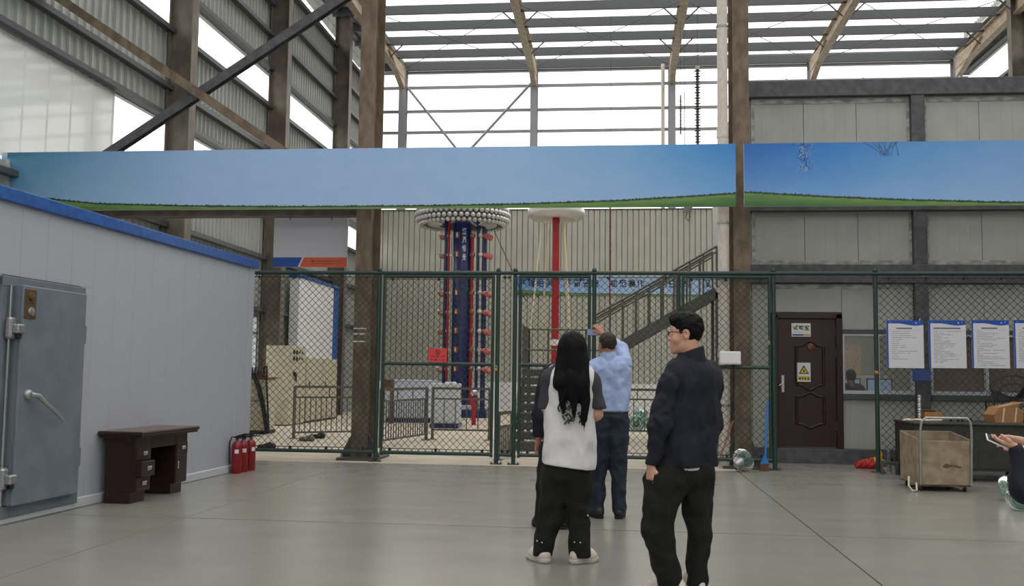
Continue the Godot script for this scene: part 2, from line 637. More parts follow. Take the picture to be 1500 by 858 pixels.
	M.shoe_white = sm(rgb(214, 204, 198), 0.6)
	M.shoe_black = sm(rgb(30, 30, 32), 0.5)
	M.sole = sm(rgb(190, 184, 176), 0.7)
	M.screen = sm(rgb(90, 110, 150), 0.3)
	M.screen.emission_enabled = true
	M.screen.emission = rgb(150, 170, 185)
	M.screen.emission_energy_multiplier = 0.25
	M.tube_lamp = sm(rgb(240, 240, 236), 0.4)
	M.tube_lamp.emission_enabled = true
	M.tube_lamp.emission = rgb(255, 250, 240)
	M.tube_lamp.emission_energy_multiplier = 1.2

# ---------------------------------------------------------------- print: lettering and pictures on flat things
const GLYPH := {
	"严": "1191 4144 6164 2334 8373 1595 151709", "谨": "1122 0424 2428 2836 4292 5153 8183 5484 5484 5456 8486 5686 4797 7279 4999", "把": "0232 2128 2817 0534 4282 8285 4585 6265 4248 4889 8997",
	"关": "3142 7162 2383 1595 5355 5519 5599", "密": "5051 1191 1113 9193 2435 3447 4766 7426 5354 7485 2628 2888 8688 5668", "管": "1020 2012 6080 8062 1494 1415 9495 3585 3539 3969 6967 3767 3979",
	"理": "0131 0434 0838 1118 4181 4185 8185 4585 4383 6169 4797 3999", "规": "0232 0535 2125 2509 2538 4181 4146 8186 6265 6549 6568 6889 8997", "范": "1191 3050 3032 7072 1223 0434 1928 4383 8386 8676 4348 4889 8997",
	"操": "0232 2128 2817 0534 4070 4042 7072 4272 3353 3355 5355 3555 6383 6385 8385 6585 3696 6369 6639 6699", "作": "2003 1219 4052 4282 5259 5484 5787", "守": "5051 1191 1113 9193 1494 7378 7868 3546",
	"住": "2003 1219 5061 4191 4595 4999 6169", "底": "5051 1191 1118 1809 7234 3438 3857 3585 6269 6998 4858", "线": "2003 0313 2105 0525 0837 4282 3595 6068 6899 8858 7182", "保": "2003 1219 4181 4144 8184 4484 4696 6469 6649 6699",
	"江": "0112 0314 0918 4191 6168 3999", "苏": "1191 3052 7052 2383 8388 8878 5209 1526 8597", "锦": "2003 0232 0434 2128 2837 5080 5054 8084 5282 5484 5659 5696 9698 6569", "秀": "2080 5055 1292 5214 5294 3575 5509 7567 6787 8779",
	"非": "3139 6169 0232 0434 0636 6292 6494 6696", "试": "1122 0424 2428 2836 4292 4474 5458 4777 7079 7999 8081", "验": "0131 0135 3137 0535 3717 6043 6093 5373 4546 6567 8576 4898", "人": "5154 5409 5499", "员": "2080 2022 8082 2282 1484 1417 8487 5557 5719 5799",
	"禁": "0242 3039 5292 7079 3105 3145 7155 7195 2575 1787 5759 3728 7788", "入": "3050 5053 5309 5399", "内": "1292 1219 9299 9989 5055 5527 5577", "室": "5051 1191 1113 9193 2373 5325 2565 6576 5659 2787 0999",
	"噪": "0232 0237 3237 0737 5080 5052 8082 5282 4363 4345 6365 4565 7393 7375 9395 7595 4696 6569 6638 6698", "声": "1191 5053 2383 2585 2529 8588 2888 5558", "有": "1292 5009 3559 3585 8589 8979 3989 3787", "害": "5051 1191 1113 9193 2383 2585 1797 5357 2888 2889 8889 2989",
}

func stroke(im: Image, a: Vector2, b: Vector2, w: float, c: Color) -> void:
	var steps := int(a.distance_to(b) / maxf(w * 0.4, 0.7)) + 1
	var s := maxi(1, roundi(w))
	for i in steps + 1:
		var p := a.lerp(b, float(i) / steps)
		im.fill_rect(Rect2i(roundi(p.x - s * 0.5), roundi(p.y - s * 0.5), s, s), c)

func write(im: Image, text: String, x: float, y: float, size: float, step: Vector2, c: Color, bold := 0.11) -> void:
	for ch in text:
		if GLYPH.has(ch):
			for line in String(GLYPH[ch]).split(" "):
				var pts: Array[Vector2] = []
				for i in range(0, line.length() - 1, 2):
					pts.append(Vector2(x + line.substr(i, 1).to_int() * size / 10.0 + size * 0.05, y + line.substr(i + 1, 1).to_int() * size / 10.0 + size * 0.05))
				for i in pts.size() - 1:
					stroke(im, pts[i], pts[i + 1], size * bold, c)
		x += step.x
		y += step.y

func canvas(w: int, h: int, c: Color) -> Image:
	var im := Image.create(w, h, false, Image.FORMAT_RGB8)
	im.fill(c)
	return im

func landscape(w: int, h: int, sky: Array, hill: Array, seed_: int) -> Image:   # printed sky over a green hill; both lists run along the length
	var im := canvas(w, h, Color.WHITE)
	var no := FastNoiseLite.new()
	no.seed = seed_
	no.frequency = 0.02
	for x in w:
		var t := float(x) / (w - 1)
		var k := t * (sky.size() - 1)
		var i := mini(int(k), sky.size() - 2)
		var s: Color = sky[i].lerp(sky[i + 1], k - i)
		k = t * (hill.size() - 1)
		i = mini(int(k), hill.size() - 2)
		var edge: float = lerpf(hill[i], hill[i + 1], k - i) * h
		var trees := edge - (2.0 + 3.0 * absf(no.get_noise_2d(x * 6.0, 5.0))) * h / 96.0
		for y in h:
			var v := float(y) / h
			var c := s.lerp(rgb(168, 198, 238), clampf(v * 0.7, 0, 1))
			c = c.lightened(0.04 * no.get_noise_2d(x * 0.8, y * 1.5))
			if y > trees:
				c = rgb(34, 62, 44)
			if y > edge:
				c = rgb(112, 148, 74).lerp(rgb(58, 104, 62), clampf((y - edge) / (h * 0.16) + 0.4 * no.get_noise_2d(x * 0.5, y * 4.0), 0, 1))
			im.set_pixel(x, y, c)
	return im

func board(called: String, c: Vector3, w: float, h: float, thick: float, im: Image, body: Material, parent: Node3D, b := Basis.IDENTITY, label := "") -> void:   # a panel and the print on its face
	wpart(called, MB.new().box(c - b.z * thick * 0.5, Vector3(w, h, thick), b), body, parent)
	var q := MB.new()
	var f := c + b.z * 0.0015
	q.quad(f - b.x * w * 0.5 - b.y * h * 0.5, f + b.x * w * 0.5 - b.y * h * 0.5, f + b.x * w * 0.5 + b.y * h * 0.5, f - b.x * w * 0.5 + b.y * h * 0.5, b.z)
	wpart("print", q, printed(im), parent, label)

# ---------------------------------------------------------------- the scene
func _ready() -> void:
	rng.seed = 7
	cam_basis = Basis(Vector3.UP, deg_to_rad(6.07)) * Basis(Vector3.RIGHT, deg_to_rad(4.7)) * Basis(Vector3.BACK, deg_to_rad(0.7))
	var cam := Camera3D.new()
	cam.name = "camera"
	cam.fov = rad_to_deg(2.0 * atan(429.0 / FOCAL))
	cam.near = 0.1
	cam.far = 200.0
	cam.transform = Transform3D(cam_basis, EYE)
	add_child(cam)
	cam.current = true
	var env := Environment.new()
	env.tonemap_mode = Environment.TONE_MAPPER_LINEAR
	env.tonemap_exposure = 0.97
	env.background_mode = Environment.BG_SKY
	var skym := ProceduralSkyMaterial.new()
	skym.sky_top_color = Color(1.0, 0.99, 0.97)
	skym.sky_horizon_color = Color(1.0, 0.99, 0.97)
	skym.ground_horizon_color = Color(0.9, 0.9, 0.9)
	skym.ground_bottom_color = Color(0.6, 0.6, 0.58)
	skym.energy_multiplier = 2.6
	env.sky = Sky.new()
	env.sky.sky_material = skym
	env.sdfgi_enabled = true
	env.ssao_enabled = true
	env.ssil_enabled = true
	var we := WorldEnvironment.new()
	we.name = "environment"
	we.environment = env
	add_child(we)
	make_materials()
	build_floor()
	build_walls()
	build_roof()
	build_frame()
	build_booth()
	build_shed()
	build_fence()
	build_test_area()
	build_bench_side()
	build_people()

# ---------------------------------------------------------------- setting
const XL := -9.2
const XN := -9.75
const XR := 12.4
const ZB := -36.4
const ZF := 14.0

func roof_h(z: float) -> float:
	return 13.0 + 0.02 * (z + 36.0) if z < -8.0 else 13.56 - 0.02 * (z + 8.0)

func build_floor() -> void:
	var f := structure("floor")
	part("base", MB.new().span(Vector3(XL - 0.9, -0.4, ZB - 0.3), Vector3(XR + 0.3, -0.006, ZF + 0.3)), M.joint, f)
	var xs := [XL - 0.7, -3.88, 1.7, 7.2, XR + 0.1]
	var zs := [ZF + 0.1, 8.7, 2.9, -2.9, -8.75, -14.55]
	for i in xs.size() - 1:
		for k in zs.size() - 1:
			part("slab", MB.new().span(Vector3(xs[i] + 0.006, -0.05, zs[k + 1] + 0.015), Vector3(xs[i + 1] - 0.006, 0.0, zs[k] - 0.015), 0.001), M.concrete, f)
	zs = [-14.55, -20.3, -26.2, -32.0, ZB - 0.1]
	for i in xs.size() - 1:
		for k in zs.size() - 1:
			part("slab", MB.new().span(Vector3(xs[i] + 0.003, -0.05, zs[k + 1] + 0.003), Vector3(xs[i + 1] - 0.003, 0.0, zs[k] - 0.003), 0.001), M.yard if i < 2 else M.concrete, f)

func clad(w: Node3D, o: Vector3, u: Vector3, length: float, h: float, out: Vector3, mat: Material, pitch := 0.22, deep := 0.055) -> void:   # one lift of profiled sheet with its outer skin
	var mb := MB.new().ribbed(o, u, length, Vector3(0, h, 0), out, pitch, deep)
	var c := o + Vector3(0, h * 0.5, 0) - out * (0.07 + maxf(0.0, -deep))
	mb.beam(c, c + u * length, 0.1, h)
	part("cladding_sheet", mb, mat, w)

func glaze(w: Node3D, o: Vector3, u: Vector3, length: float, h: float, out: Vector3, mat: Material) -> void:
	var q := MB.new()
	q.quad(o, o + u * length, o + u * length + Vector3(0, h, 0), o + Vector3(0, h, 0), out)
	part("pane", q, mat, w)

func build_walls() -> void:
	var w := structure("wall_left")
	var bays := [ZF, 7.4, 1.6, -4.2, -10.0, -13.1, -19.0, -24.8, -30.7, ZB]
	for i in bays.size() - 1:
		var z0: float = bays[i]
		var l: float = z0 - bays[i + 1]
		var xa := XN if i <= 5 else XL      # the nearer bays stand a little farther out; the sixth bay tapers back
		var xb := XN if i < 5 else XL
		var ka := 1.06 if i <= 5 else 1.0
		var kb := 1.06 if i < 5 else 1.0
		var P := func(h: float, t: float) -> Vector3: return Vector3(lerpf(xa, xb, t), 1.32 + (h - 1.32) * lerpf(ka, kb, t) if h > 1.32 else h, z0 - l * t)
		var inn := Vector3(l, 0, xb - xa).normalized()
		var strip := func(h0: float, h1: float, t0: float, t1: float, kind: int) -> void:
			var p: Vector3 = P.call(h0, t0)
			var q: Vector3 = P.call(h0, t1)
			var up: float = (P.call(h1, t0).y - p.y + P.call(h1, t1).y - q.y) * 0.5
			var u := (q - p).normalized()
			if kind == 0:
				clad(w, p, u, p.distance_to(q), up, inn, M.sheet)
			elif kind == 1:
				glaze(w, p, u, p.distance_to(q), up, inn, M.glass)
			else:
				part("translucent_sheet", MB.new().ribbed(p, u, p.distance_to(q), Vector3(0, up, 0), inn, 0.6, 0.02, 0.1), M.pale, w)
		if i == 6:       # the bay with the ground window
			var ta := 3.5 / l
			var tb := 5.55 / l
			strip.call(0.0, 0.8, 0.0, 1.0, 0)
			strip.call(0.8, 2.74, 0.0, ta, 0)
			strip.call(0.8, 2.74, tb, 1.0, 0)
			strip.call(2.74, 5.55, 0.0, 1.0, 0)
			glaze(w, Vector3(XL - 0.03, 0.8, z0 - 3.5), Vector3(0, 0, -1), 2.05, 1.94, inn, M.glass)
			for k in 4:
				part("window_frame", MB.new().span(Vector3(XL - 0.05, 0.8, z0 - 3.5 - 0.683 * k - 0.03), Vector3(XL + 0.06, 2.74, z0 - 3.5 - 0.683 * k + 0.03)), M.zinc, w)
			for h in [0.8, 2.3, 2.74]:
				part("window_frame", MB.new().span(Vector3(XL - 0.05, h - 0.03, z0 - 5.55), Vector3(XL + 0.06, h + 0.03, z0 - 3.5)), M.zinc, w)
		else:
			strip.call(0.0, 4.5 if i == 5 else 5.55, 0.0, 1.0, 0)
		if i == 5:
			strip.call(4.5, 6.4, 0.0, 0.72, 2)
			strip.call(4.5, 6.4, 0.72, 1.0, 1)
		else:
			strip.call(5.55, 6.4, 0.0, 1.0, 1)
		strip.call(6.4, 7.1, 0.0, 1.0, 0)
		strip.call(7.1, 7.24, 0.0, 1.0, 1 if i == 6 else 0)
		strip.call(7.24, 8.3, 0.0, 1.0, 0)
		strip.call(8.3, 9.2, 0.0, 1.0, 1)
		strip.call(9.2, 11.9, 0.0, 1.0, 0)
		strip.call(11.9, 12.9, 0.0, 1.0, 1)
		strip.call(12.9, 13.9, 0.0, 1.0, 0)
		for h in [2.9, 4.25, 5.5, 6.45, 7.05, 8.24, 9.26, 10.15, 11.0, 11.85, 12.95]:
			if h == 5.5 and i == 5:
				continue
			part("girt", MB.new().beam(P.call(h, 0.0) + inn * 0.13, P.call(h, 1.0) + inn * 0.13, 0.15, 0.1), M.girt, w)
	for z in [-19.05, -24.85, -30.75]:
		part("column", MB.new().ibeam(Vector3(-8.85, 0, z), Vector3(-8.85, roof_h(z) - 0.2, z), 0.3, 0.5, 0.02, Vector3.RIGHT), M.primer, w)
	for z in [-2.0, 4.0, 10.0]:
		part("column", MB.new().ibeam(Vector3(-8.85, 0, z), Vector3(-8.85, roof_h(z) - 0.2, z), 0.3, 0.5, 0.02, Vector3.RIGHT), M.primer, w)

	w = structure("wall_back")
	clad(w, Vector3(XL, 1.05, -35.85), Vector3.RIGHT, 0.95, 6.27, Vector3.BACK, M.sheet_back, 0.2, -0.07)
	clad(w, Vector3(XL + 0.95, 1.05, -35.85), Vector3.RIGHT, XR - XL - 0.95, 6.27, Vector3.BACK, M.sheet_back, 0.2, -0.07)
	part("plinth", MB.new().span(Vector3(XL, 0, ZB - 0.2), Vector3(XR, 1.05, -35.8)), M.white, w)
	part("sill", MB.new().span(Vector3(XL, 7.32, ZB - 0.1), Vector3(XR, 7.36, -35.82)), M.girt, w)
	var cols := [-8.05, -3.1, 1.95, 6.95, 11.95]
	var lo := XL
	for i in cols.size() + 1:
		var hi: float = cols[i] if i < cols.size() else XR
		glaze(w, Vector3(lo, 7.36, ZB), Vector3.RIGHT, hi - lo, 5.54, Vector3.BACK, M.glass)
		lo = hi
	for x in cols:
		part("column", MB.new().ibeam(Vector3(x, 7.37, -36.12), Vector3(x, 12.75, -36.12), 0.26, 0.4, 0.02, Vector3.BACK), M.girt_back, w)
	for y in [105.0, 127.0, 162.0, 193.0]:
		var h := at(700, y, 36.25).y
		part("girt", MB.new().span(Vector3(XL, h - 0.045, -36.34), Vector3(XR, h + 0.045, -36.2)), M.girt_back, w)
	part("eave_beam", MB.new().span(Vector3(XL, 12.78, -36.45), Vector3(XR, 13.1, -36.25)), M.girt, w)
	var a := at(592, 122, 36.0)
	part("brace", MB.new().rod(a, at(700, 257, 36.0), 0.05), M.girt_back, w)
	part("brace", MB.new().rod(at(778, 122, 36.0), at(650, 261, 36.0), 0.05), M.girt_back, w)
	part("drain_pipe", MB.new().rod(Vector3(1.62, 7.36, -35.95), Vector3(1.62, 12.7, -35.95), 0.07, 10), M.pipe, w)

	w = structure("wall_right")
	for i in bays.size() - 1:
		var z0: float = bays[i]
		var l: float = z0 - bays[i + 1]
		clad(w, Vector3(XR, 0, z0), Vector3(0, 0, -1), l, 7.9, Vector3.LEFT, M.sheet)
		glaze(w, Vector3(XR, 7.9, z0), Vector3(0, 0, -1), l, 1.0, Vector3.LEFT, M.glass)
		clad(w, Vector3(XR, 8.9, z0), Vector3(0, 0, -1), l, 2.2, Vector3.LEFT, M.sheet)
		glaze(w, Vector3(XR, 11.1, z0), Vector3(0, 0, -1), l, 1.1, Vector3.LEFT, M.glass)
		clad(w, Vector3(XR, 12.2, z0), Vector3(0, 0, -1), l, 1.6, Vector3.LEFT, M.sheet)
		for h in [7.85, 8.95, 11.05, 12.25, 13.2]:
			part("girt", MB.new().span(Vector3(XR - 0.2, h - 0.05, z0 - l), Vector3(XR - 0.035, h + 0.05, z0)), M.girt, w)
	for z in [-19.05, -24.85, -30.75]:
		part("column", MB.new().ibeam(Vector3(12.0, 0, z), Vector3(12.0, roof_h(z) - 0.2, z), 0.3, 0.5, 0.02, Vector3.RIGHT), M.primer, w)

	w = structure("wall_front")
	clad(w, Vector3(XN, 0, ZF), Vector3.RIGHT, XR - XN, 6.0, Vector3.FORWARD, M.sheet)
	glaze(w, Vector3(XN, 6.0, ZF), Vector3.RIGHT, XR - XN, 5.0, Vector3.FORWARD, M.glass)
	clad(w, Vector3(XN, 11.0, ZF), Vector3.RIGHT, XR - XN, 2.6, Vector3.FORWARD, M.sheet)

func build_roof() -> void:
	var r := structure("ceiling")
	var cols := [-8.05, -3.1, 1.95, 6.95, 11.95]
	var edge := [XL - 0.7, -8.05, -3.1, 1.95, 6.95, 11.95, XR + 0.1]
	var z := -36.5
	var n := 0
	while z < ZF:
		var z1 := minf(z + 5.5, -8.0 if z < -8.0 else ZF)
		var up := Vector3(0, roof_h(z1) - roof_h(z), z1 - z)
		for i in edge.size() - 1:
			var o := Vector3(edge[i], roof_h(z), z)
			var clear := true
			var nn := Vector3(1, 0, 0).cross(up).normalized()
			if clear and i > 0 and i < 5:
				var mb := MB.new().ribbed(o, Vector3.RIGHT, edge[i + 1] - edge[i], up, -nn if nn.y > 0 else nn, 0.3, 0.025)
				part("skylight_sheet", mb, M.roof, r)
			else:
				var mb := MB.new().ribbed(o, Vector3.RIGHT, edge[i + 1] - edge[i], up, -nn if nn.y > 0 else nn, 0.3, 0.025)
				mb.beam(o + Vector3((edge[i + 1] - edge[i]) * 0.5, 0.06, 0), o + up + Vector3((edge[i + 1] - edge[i]) * 0.5, 0.06, 0), edge[i + 1] - edge[i], 0.06)
				part("roof_sheet", mb, M.sheet, r)
		z = z1
		n += 1
	z = -36.1
	while z < ZF:
		var h := roof_h(z) - 0.14
		part("purlin", MB.new().span(Vector3(XL, h - 0.17, z - 0.04), Vector3(XR, h + 0.125, z + 0.04)), M.girt, r)
		z += 1.38
	for x in cols:
		for s in [[-36.0, -8.0], [-8.0, ZF]]:
			var rb := part("rafter", MB.new().ibeam(Vector3(x, roof_h(s[0]) - 0.5, s[0]), Vector3(x, roof_h(s[1]) - 0.5, s[1]), 0.24, 0.5, 0.02), M.rafter, r)
			if s[0] == -36.0:
				for q in [-33.34, -30.58, -27.82]:
					for sg in [-1.0, 1.0]:
						part("fly_brace", MB.new().rod(Vector3(x + sg * 0.12, roof_h(q) - 0.72, q), Vector3(x + sg * 0.6, roof_h(q) - 0.26, q), 0.025, 5), M.girt, rb)
		for q in [-36.0]:
			part("haunch", MB.new().prism(PackedVector2Array([Vector2(-35.9, 12.75), Vector2(-35.9, 11.95), Vector2(-33.4, 12.62)]), 0.2, Transform3D(Basis(Vector3(0, 0, 1), Vector3(0, 1, 0), Vector3(-1, 0, 0)), Vector3(x, 0, 0))), M.rafter, r)
	for i in 4:
		for s in [[-35.8, -30.0], [-30.0, -35.8]]:
			part("tie_rod", MB.new().rod(Vector3(cols[i] + 0.1, roof_h(s[0]) - 0.35, s[0]), Vector3(cols[i + 1] - 0.1, roof_h(s[1]) - 0.35, s[1]), 0.012, 5), M.girt, r)

func build_frame() -> void:
	for q in [["steel column", 543.0, "brown primed steel column with a wide base plate, left of the fence gates", -3.92], ["", 1088.0, "rust-streaked steel column between the two sky banners, behind the white pipe", 1.84]]:
		var x: float = q[3]
		var c := thing("steel_column", q[2], "column", Vector3(x, 0, -15.3), "steel columns of the front frame")
		part("shaft", MB.new().ibeam(Vector3(0, 0.02, 0), Vector3(0, roof_h(-15.3) - 0.3, 0), 0.24, 0.62, 0.022, Vector3.BACK), M.rust, c)
		part("base_plate", MB.new().box(Vector3(0, 0.02, 0), Vector3(0.62, 0.04, 0.9), Basis.IDENTITY, 0.006), M.steel, c)
		for s in [-1.0, 1.0]:
			part("stiffener", MB.new().prism(PackedVector2Array([Vector2(0, 0.04), Vector2(0.19 * s, 0.04), Vector2(0.17 * s, 0.1), Vector2(0, 0.42)]), 0.02, Transform3D(Basis.IDENTITY, Vector3(s * 0.12, 0, 0.2))), M.steel, c)
			for b in [-1.0, 1.0]:
				part("bolt", MB.new().rod(Vector3(s * 0.24, 0.04, b * 0.38), Vector3(s * 0.24, 0.12, b * 0.38), 0.018, 6), M.zinc, c)
		if x < 0:
			for y in [481.0, 489.0, 500.0]:
				var h := at(530, y, 15.0).y
				part("tape_mark", MB.new().box(Vector3(-0.02, h, 0.313), Vector3(0.2, 0.022, 0.004)), M.white, c)
	var br := [[Vector2(536, -24), Vector2(62, 290), "grey diagonal brace rising to the right above the left banner", 15.2, M.steel], [Vector2(30, -41), Vector2(516, 290), "rusty diagonal brace falling to the right, crossing in front of the other brace", 15.02, M.rust]]
	for b in br:
		var p := at(b[0].x, b[0].y, b[3])
		var q := at(b[1].x, b[1].y, b[3])
		single("cross_brace", MB.new().ibeam(q, p, 0.14, 0.14, 0.016, Vector3.BACK), b[4], b[2], "brace", "crossed braces beside the left column")
	var bm := at(400, 309, 15.1)
	single("steel_beam", MB.new().ibeam(Vector3(XN + 0.25, bm.y, -15.2), Vector3(-4.06, bm.y, -15.2), 0.2, 0.16, 0.016), M.primer, "brown horizontal steel beam running under the left banner to the column", "beam")
	# banners
	var b1 := thing("banner", "long pale blue sky banner with a thin green hill edge, left of the rusty column", "banner", Vector3(-4.0, 3.8, -14.62), "sky and meadow banners")
	var im := landscape(1280, 104, [rgb(52, 122, 156), rgb(120, 166, 204), rgb(156, 188, 230), rgb(160, 192, 236), rgb(160, 192, 236), rgb(154, 192, 236), rgb(126, 178, 230), rgb(52, 136, 212)], [0.72, 0.9, 0.95, 0.97, 0.97, 0.95, 0.9, 0.8], 4)
	board("sheet", Vector3(-4.0, 4.265, -14.6), 11.42, 0.93, 0.03, im, M.white, b1)
	var b2 := thing("banner", "deeper blue sky banner with a green meadow edge, right of the rusty column", "banner", Vector3(4.9, 3.8, -14.62), "sky and meadow banners")
	im = landscape(768, 104, [rgb(38, 104, 190), rgb(48, 126, 208), rgb(88, 152, 216), rgb(112, 162, 220), rgb(116, 164, 220), rgb(120, 168, 218)], [0.78, 0.86, 0.92, 0.96, 0.99, 1.0], 9)
	for k in 150:       # the printed pylons, mostly faded
		var yy := rng.randf() * 46.0
		im.fill_rect(Rect2i(int(112 + rng.randfn() * 7), int(yy), 2, 2), rgb(40, 70, 120) if rng.randf() < 0.5 else rgb(130, 160, 200))
	for k in 12:
		stroke(im, Vector2(262 + rng.randfn() * 16, 0), Vector2(270 + rng.randfn() * 10, 22), 1.0, rgb(50, 84, 130))
	board("sheet", Vector3(4.73, 4.265, -14.6), 5.8, 0.93, 0.03, im, M.white, b2)

	# the hanging sign
	var tl := at(402, 319, 15.45)
	var rb := at(508, 391, 15.45)
	var c := (tl + rb) * 0.5
	var sg := thing("hanging_sign", "blank white sign with a blue and orange strip along its bottom, hung above the fence", "sign", Vector3(c.x, rb.y, -15.45))
	im = canvas(424, 288, rgb(206, 206, 216))
	im.fill_rect(Rect2i(0, 232, 424, 56), rgb(34, 80, 168))
	for y in range(232, 288):
		var e := 176 - (y - 232) * 0.45
		im.fill_rect(Rect2i(int(e) - 8, y, 10, 1), rgb(220, 220, 226))
		im.fill_rect(Rect2i(int(e) + 2, y, 424, 1), rgb(222, 98, 62))
	im.fill_rect(Rect2i(222, 246, 14, 14), rgb(90, 60, 70))
	im.fill_rect(Rect2i(227, 250, 5, 5), rgb(222, 98, 62))
	for k in 12:
		im.fill_rect(Rect2i(244 + k * 13, 248, 9, 9), rgb(160, 84, 66))
		im.fill_rect(Rect2i(216 + k * 15, 266, 12, 4), rgb(150, 80, 66))
	board("panel", c, rb.x - tl.x, tl.y - rb.y, 0.03, im, M.white, sg)
	for x in [425.0, 486.0]:
		wpart("hook", MB.new().rod(at(x, 322, 15.44), at(x, 309, 15.3), 0.008, 5), M.rubber, sg)

	# the white down pipe beside the rusty column
	var pp := at(1059, 300, 14.95)
	var px := thing("down_pipe", "tall white plastic drain pipe standing beside the rust-streaked column", "pipe", Vector3(pp.x, 0, -14.95))
	part("pipe", MB.new().rod(Vector3(0, 0, 0), Vector3(0, 14.8, 0), 0.078, 16), M.pipe, px)
	for h in [1.6, 4.9, 8.2, 11.5]:
		part("socket", MB.new().rod(Vector3(0, h, 0), Vector3(0, h + 0.14, 0), 0.088, 16), M.pipe, px)
	for h in [0.9, 3.6, 6.6]:
		part("clip", MB.new().rod(Vector3(0, h, 0), Vector3(0, h + 0.03, 0), 0.09, 16), M.zinc, px)

# ---------------------------------------------------------------- the booth on the right
func booth_panel(b: Node3D, x0: float, x1: float, y0: float, y1: float, z: float) -> void:
	var mb := MB.new().span(Vector3(x0 + 0.003, y0, z - 0.1), Vector3(x1 - 0.003, y1, z), 0.004)
	for g in range(1, 5):
		mb.span(Vector3(lerpf(x0, x1, g / 5.0) - 0.004, y0, z - 0.01), Vector3(lerpf(x0, x1, g / 5.0) + 0.004, y1, z + 0.003))
	wpart("wall_panel", mb, M.booth, b)

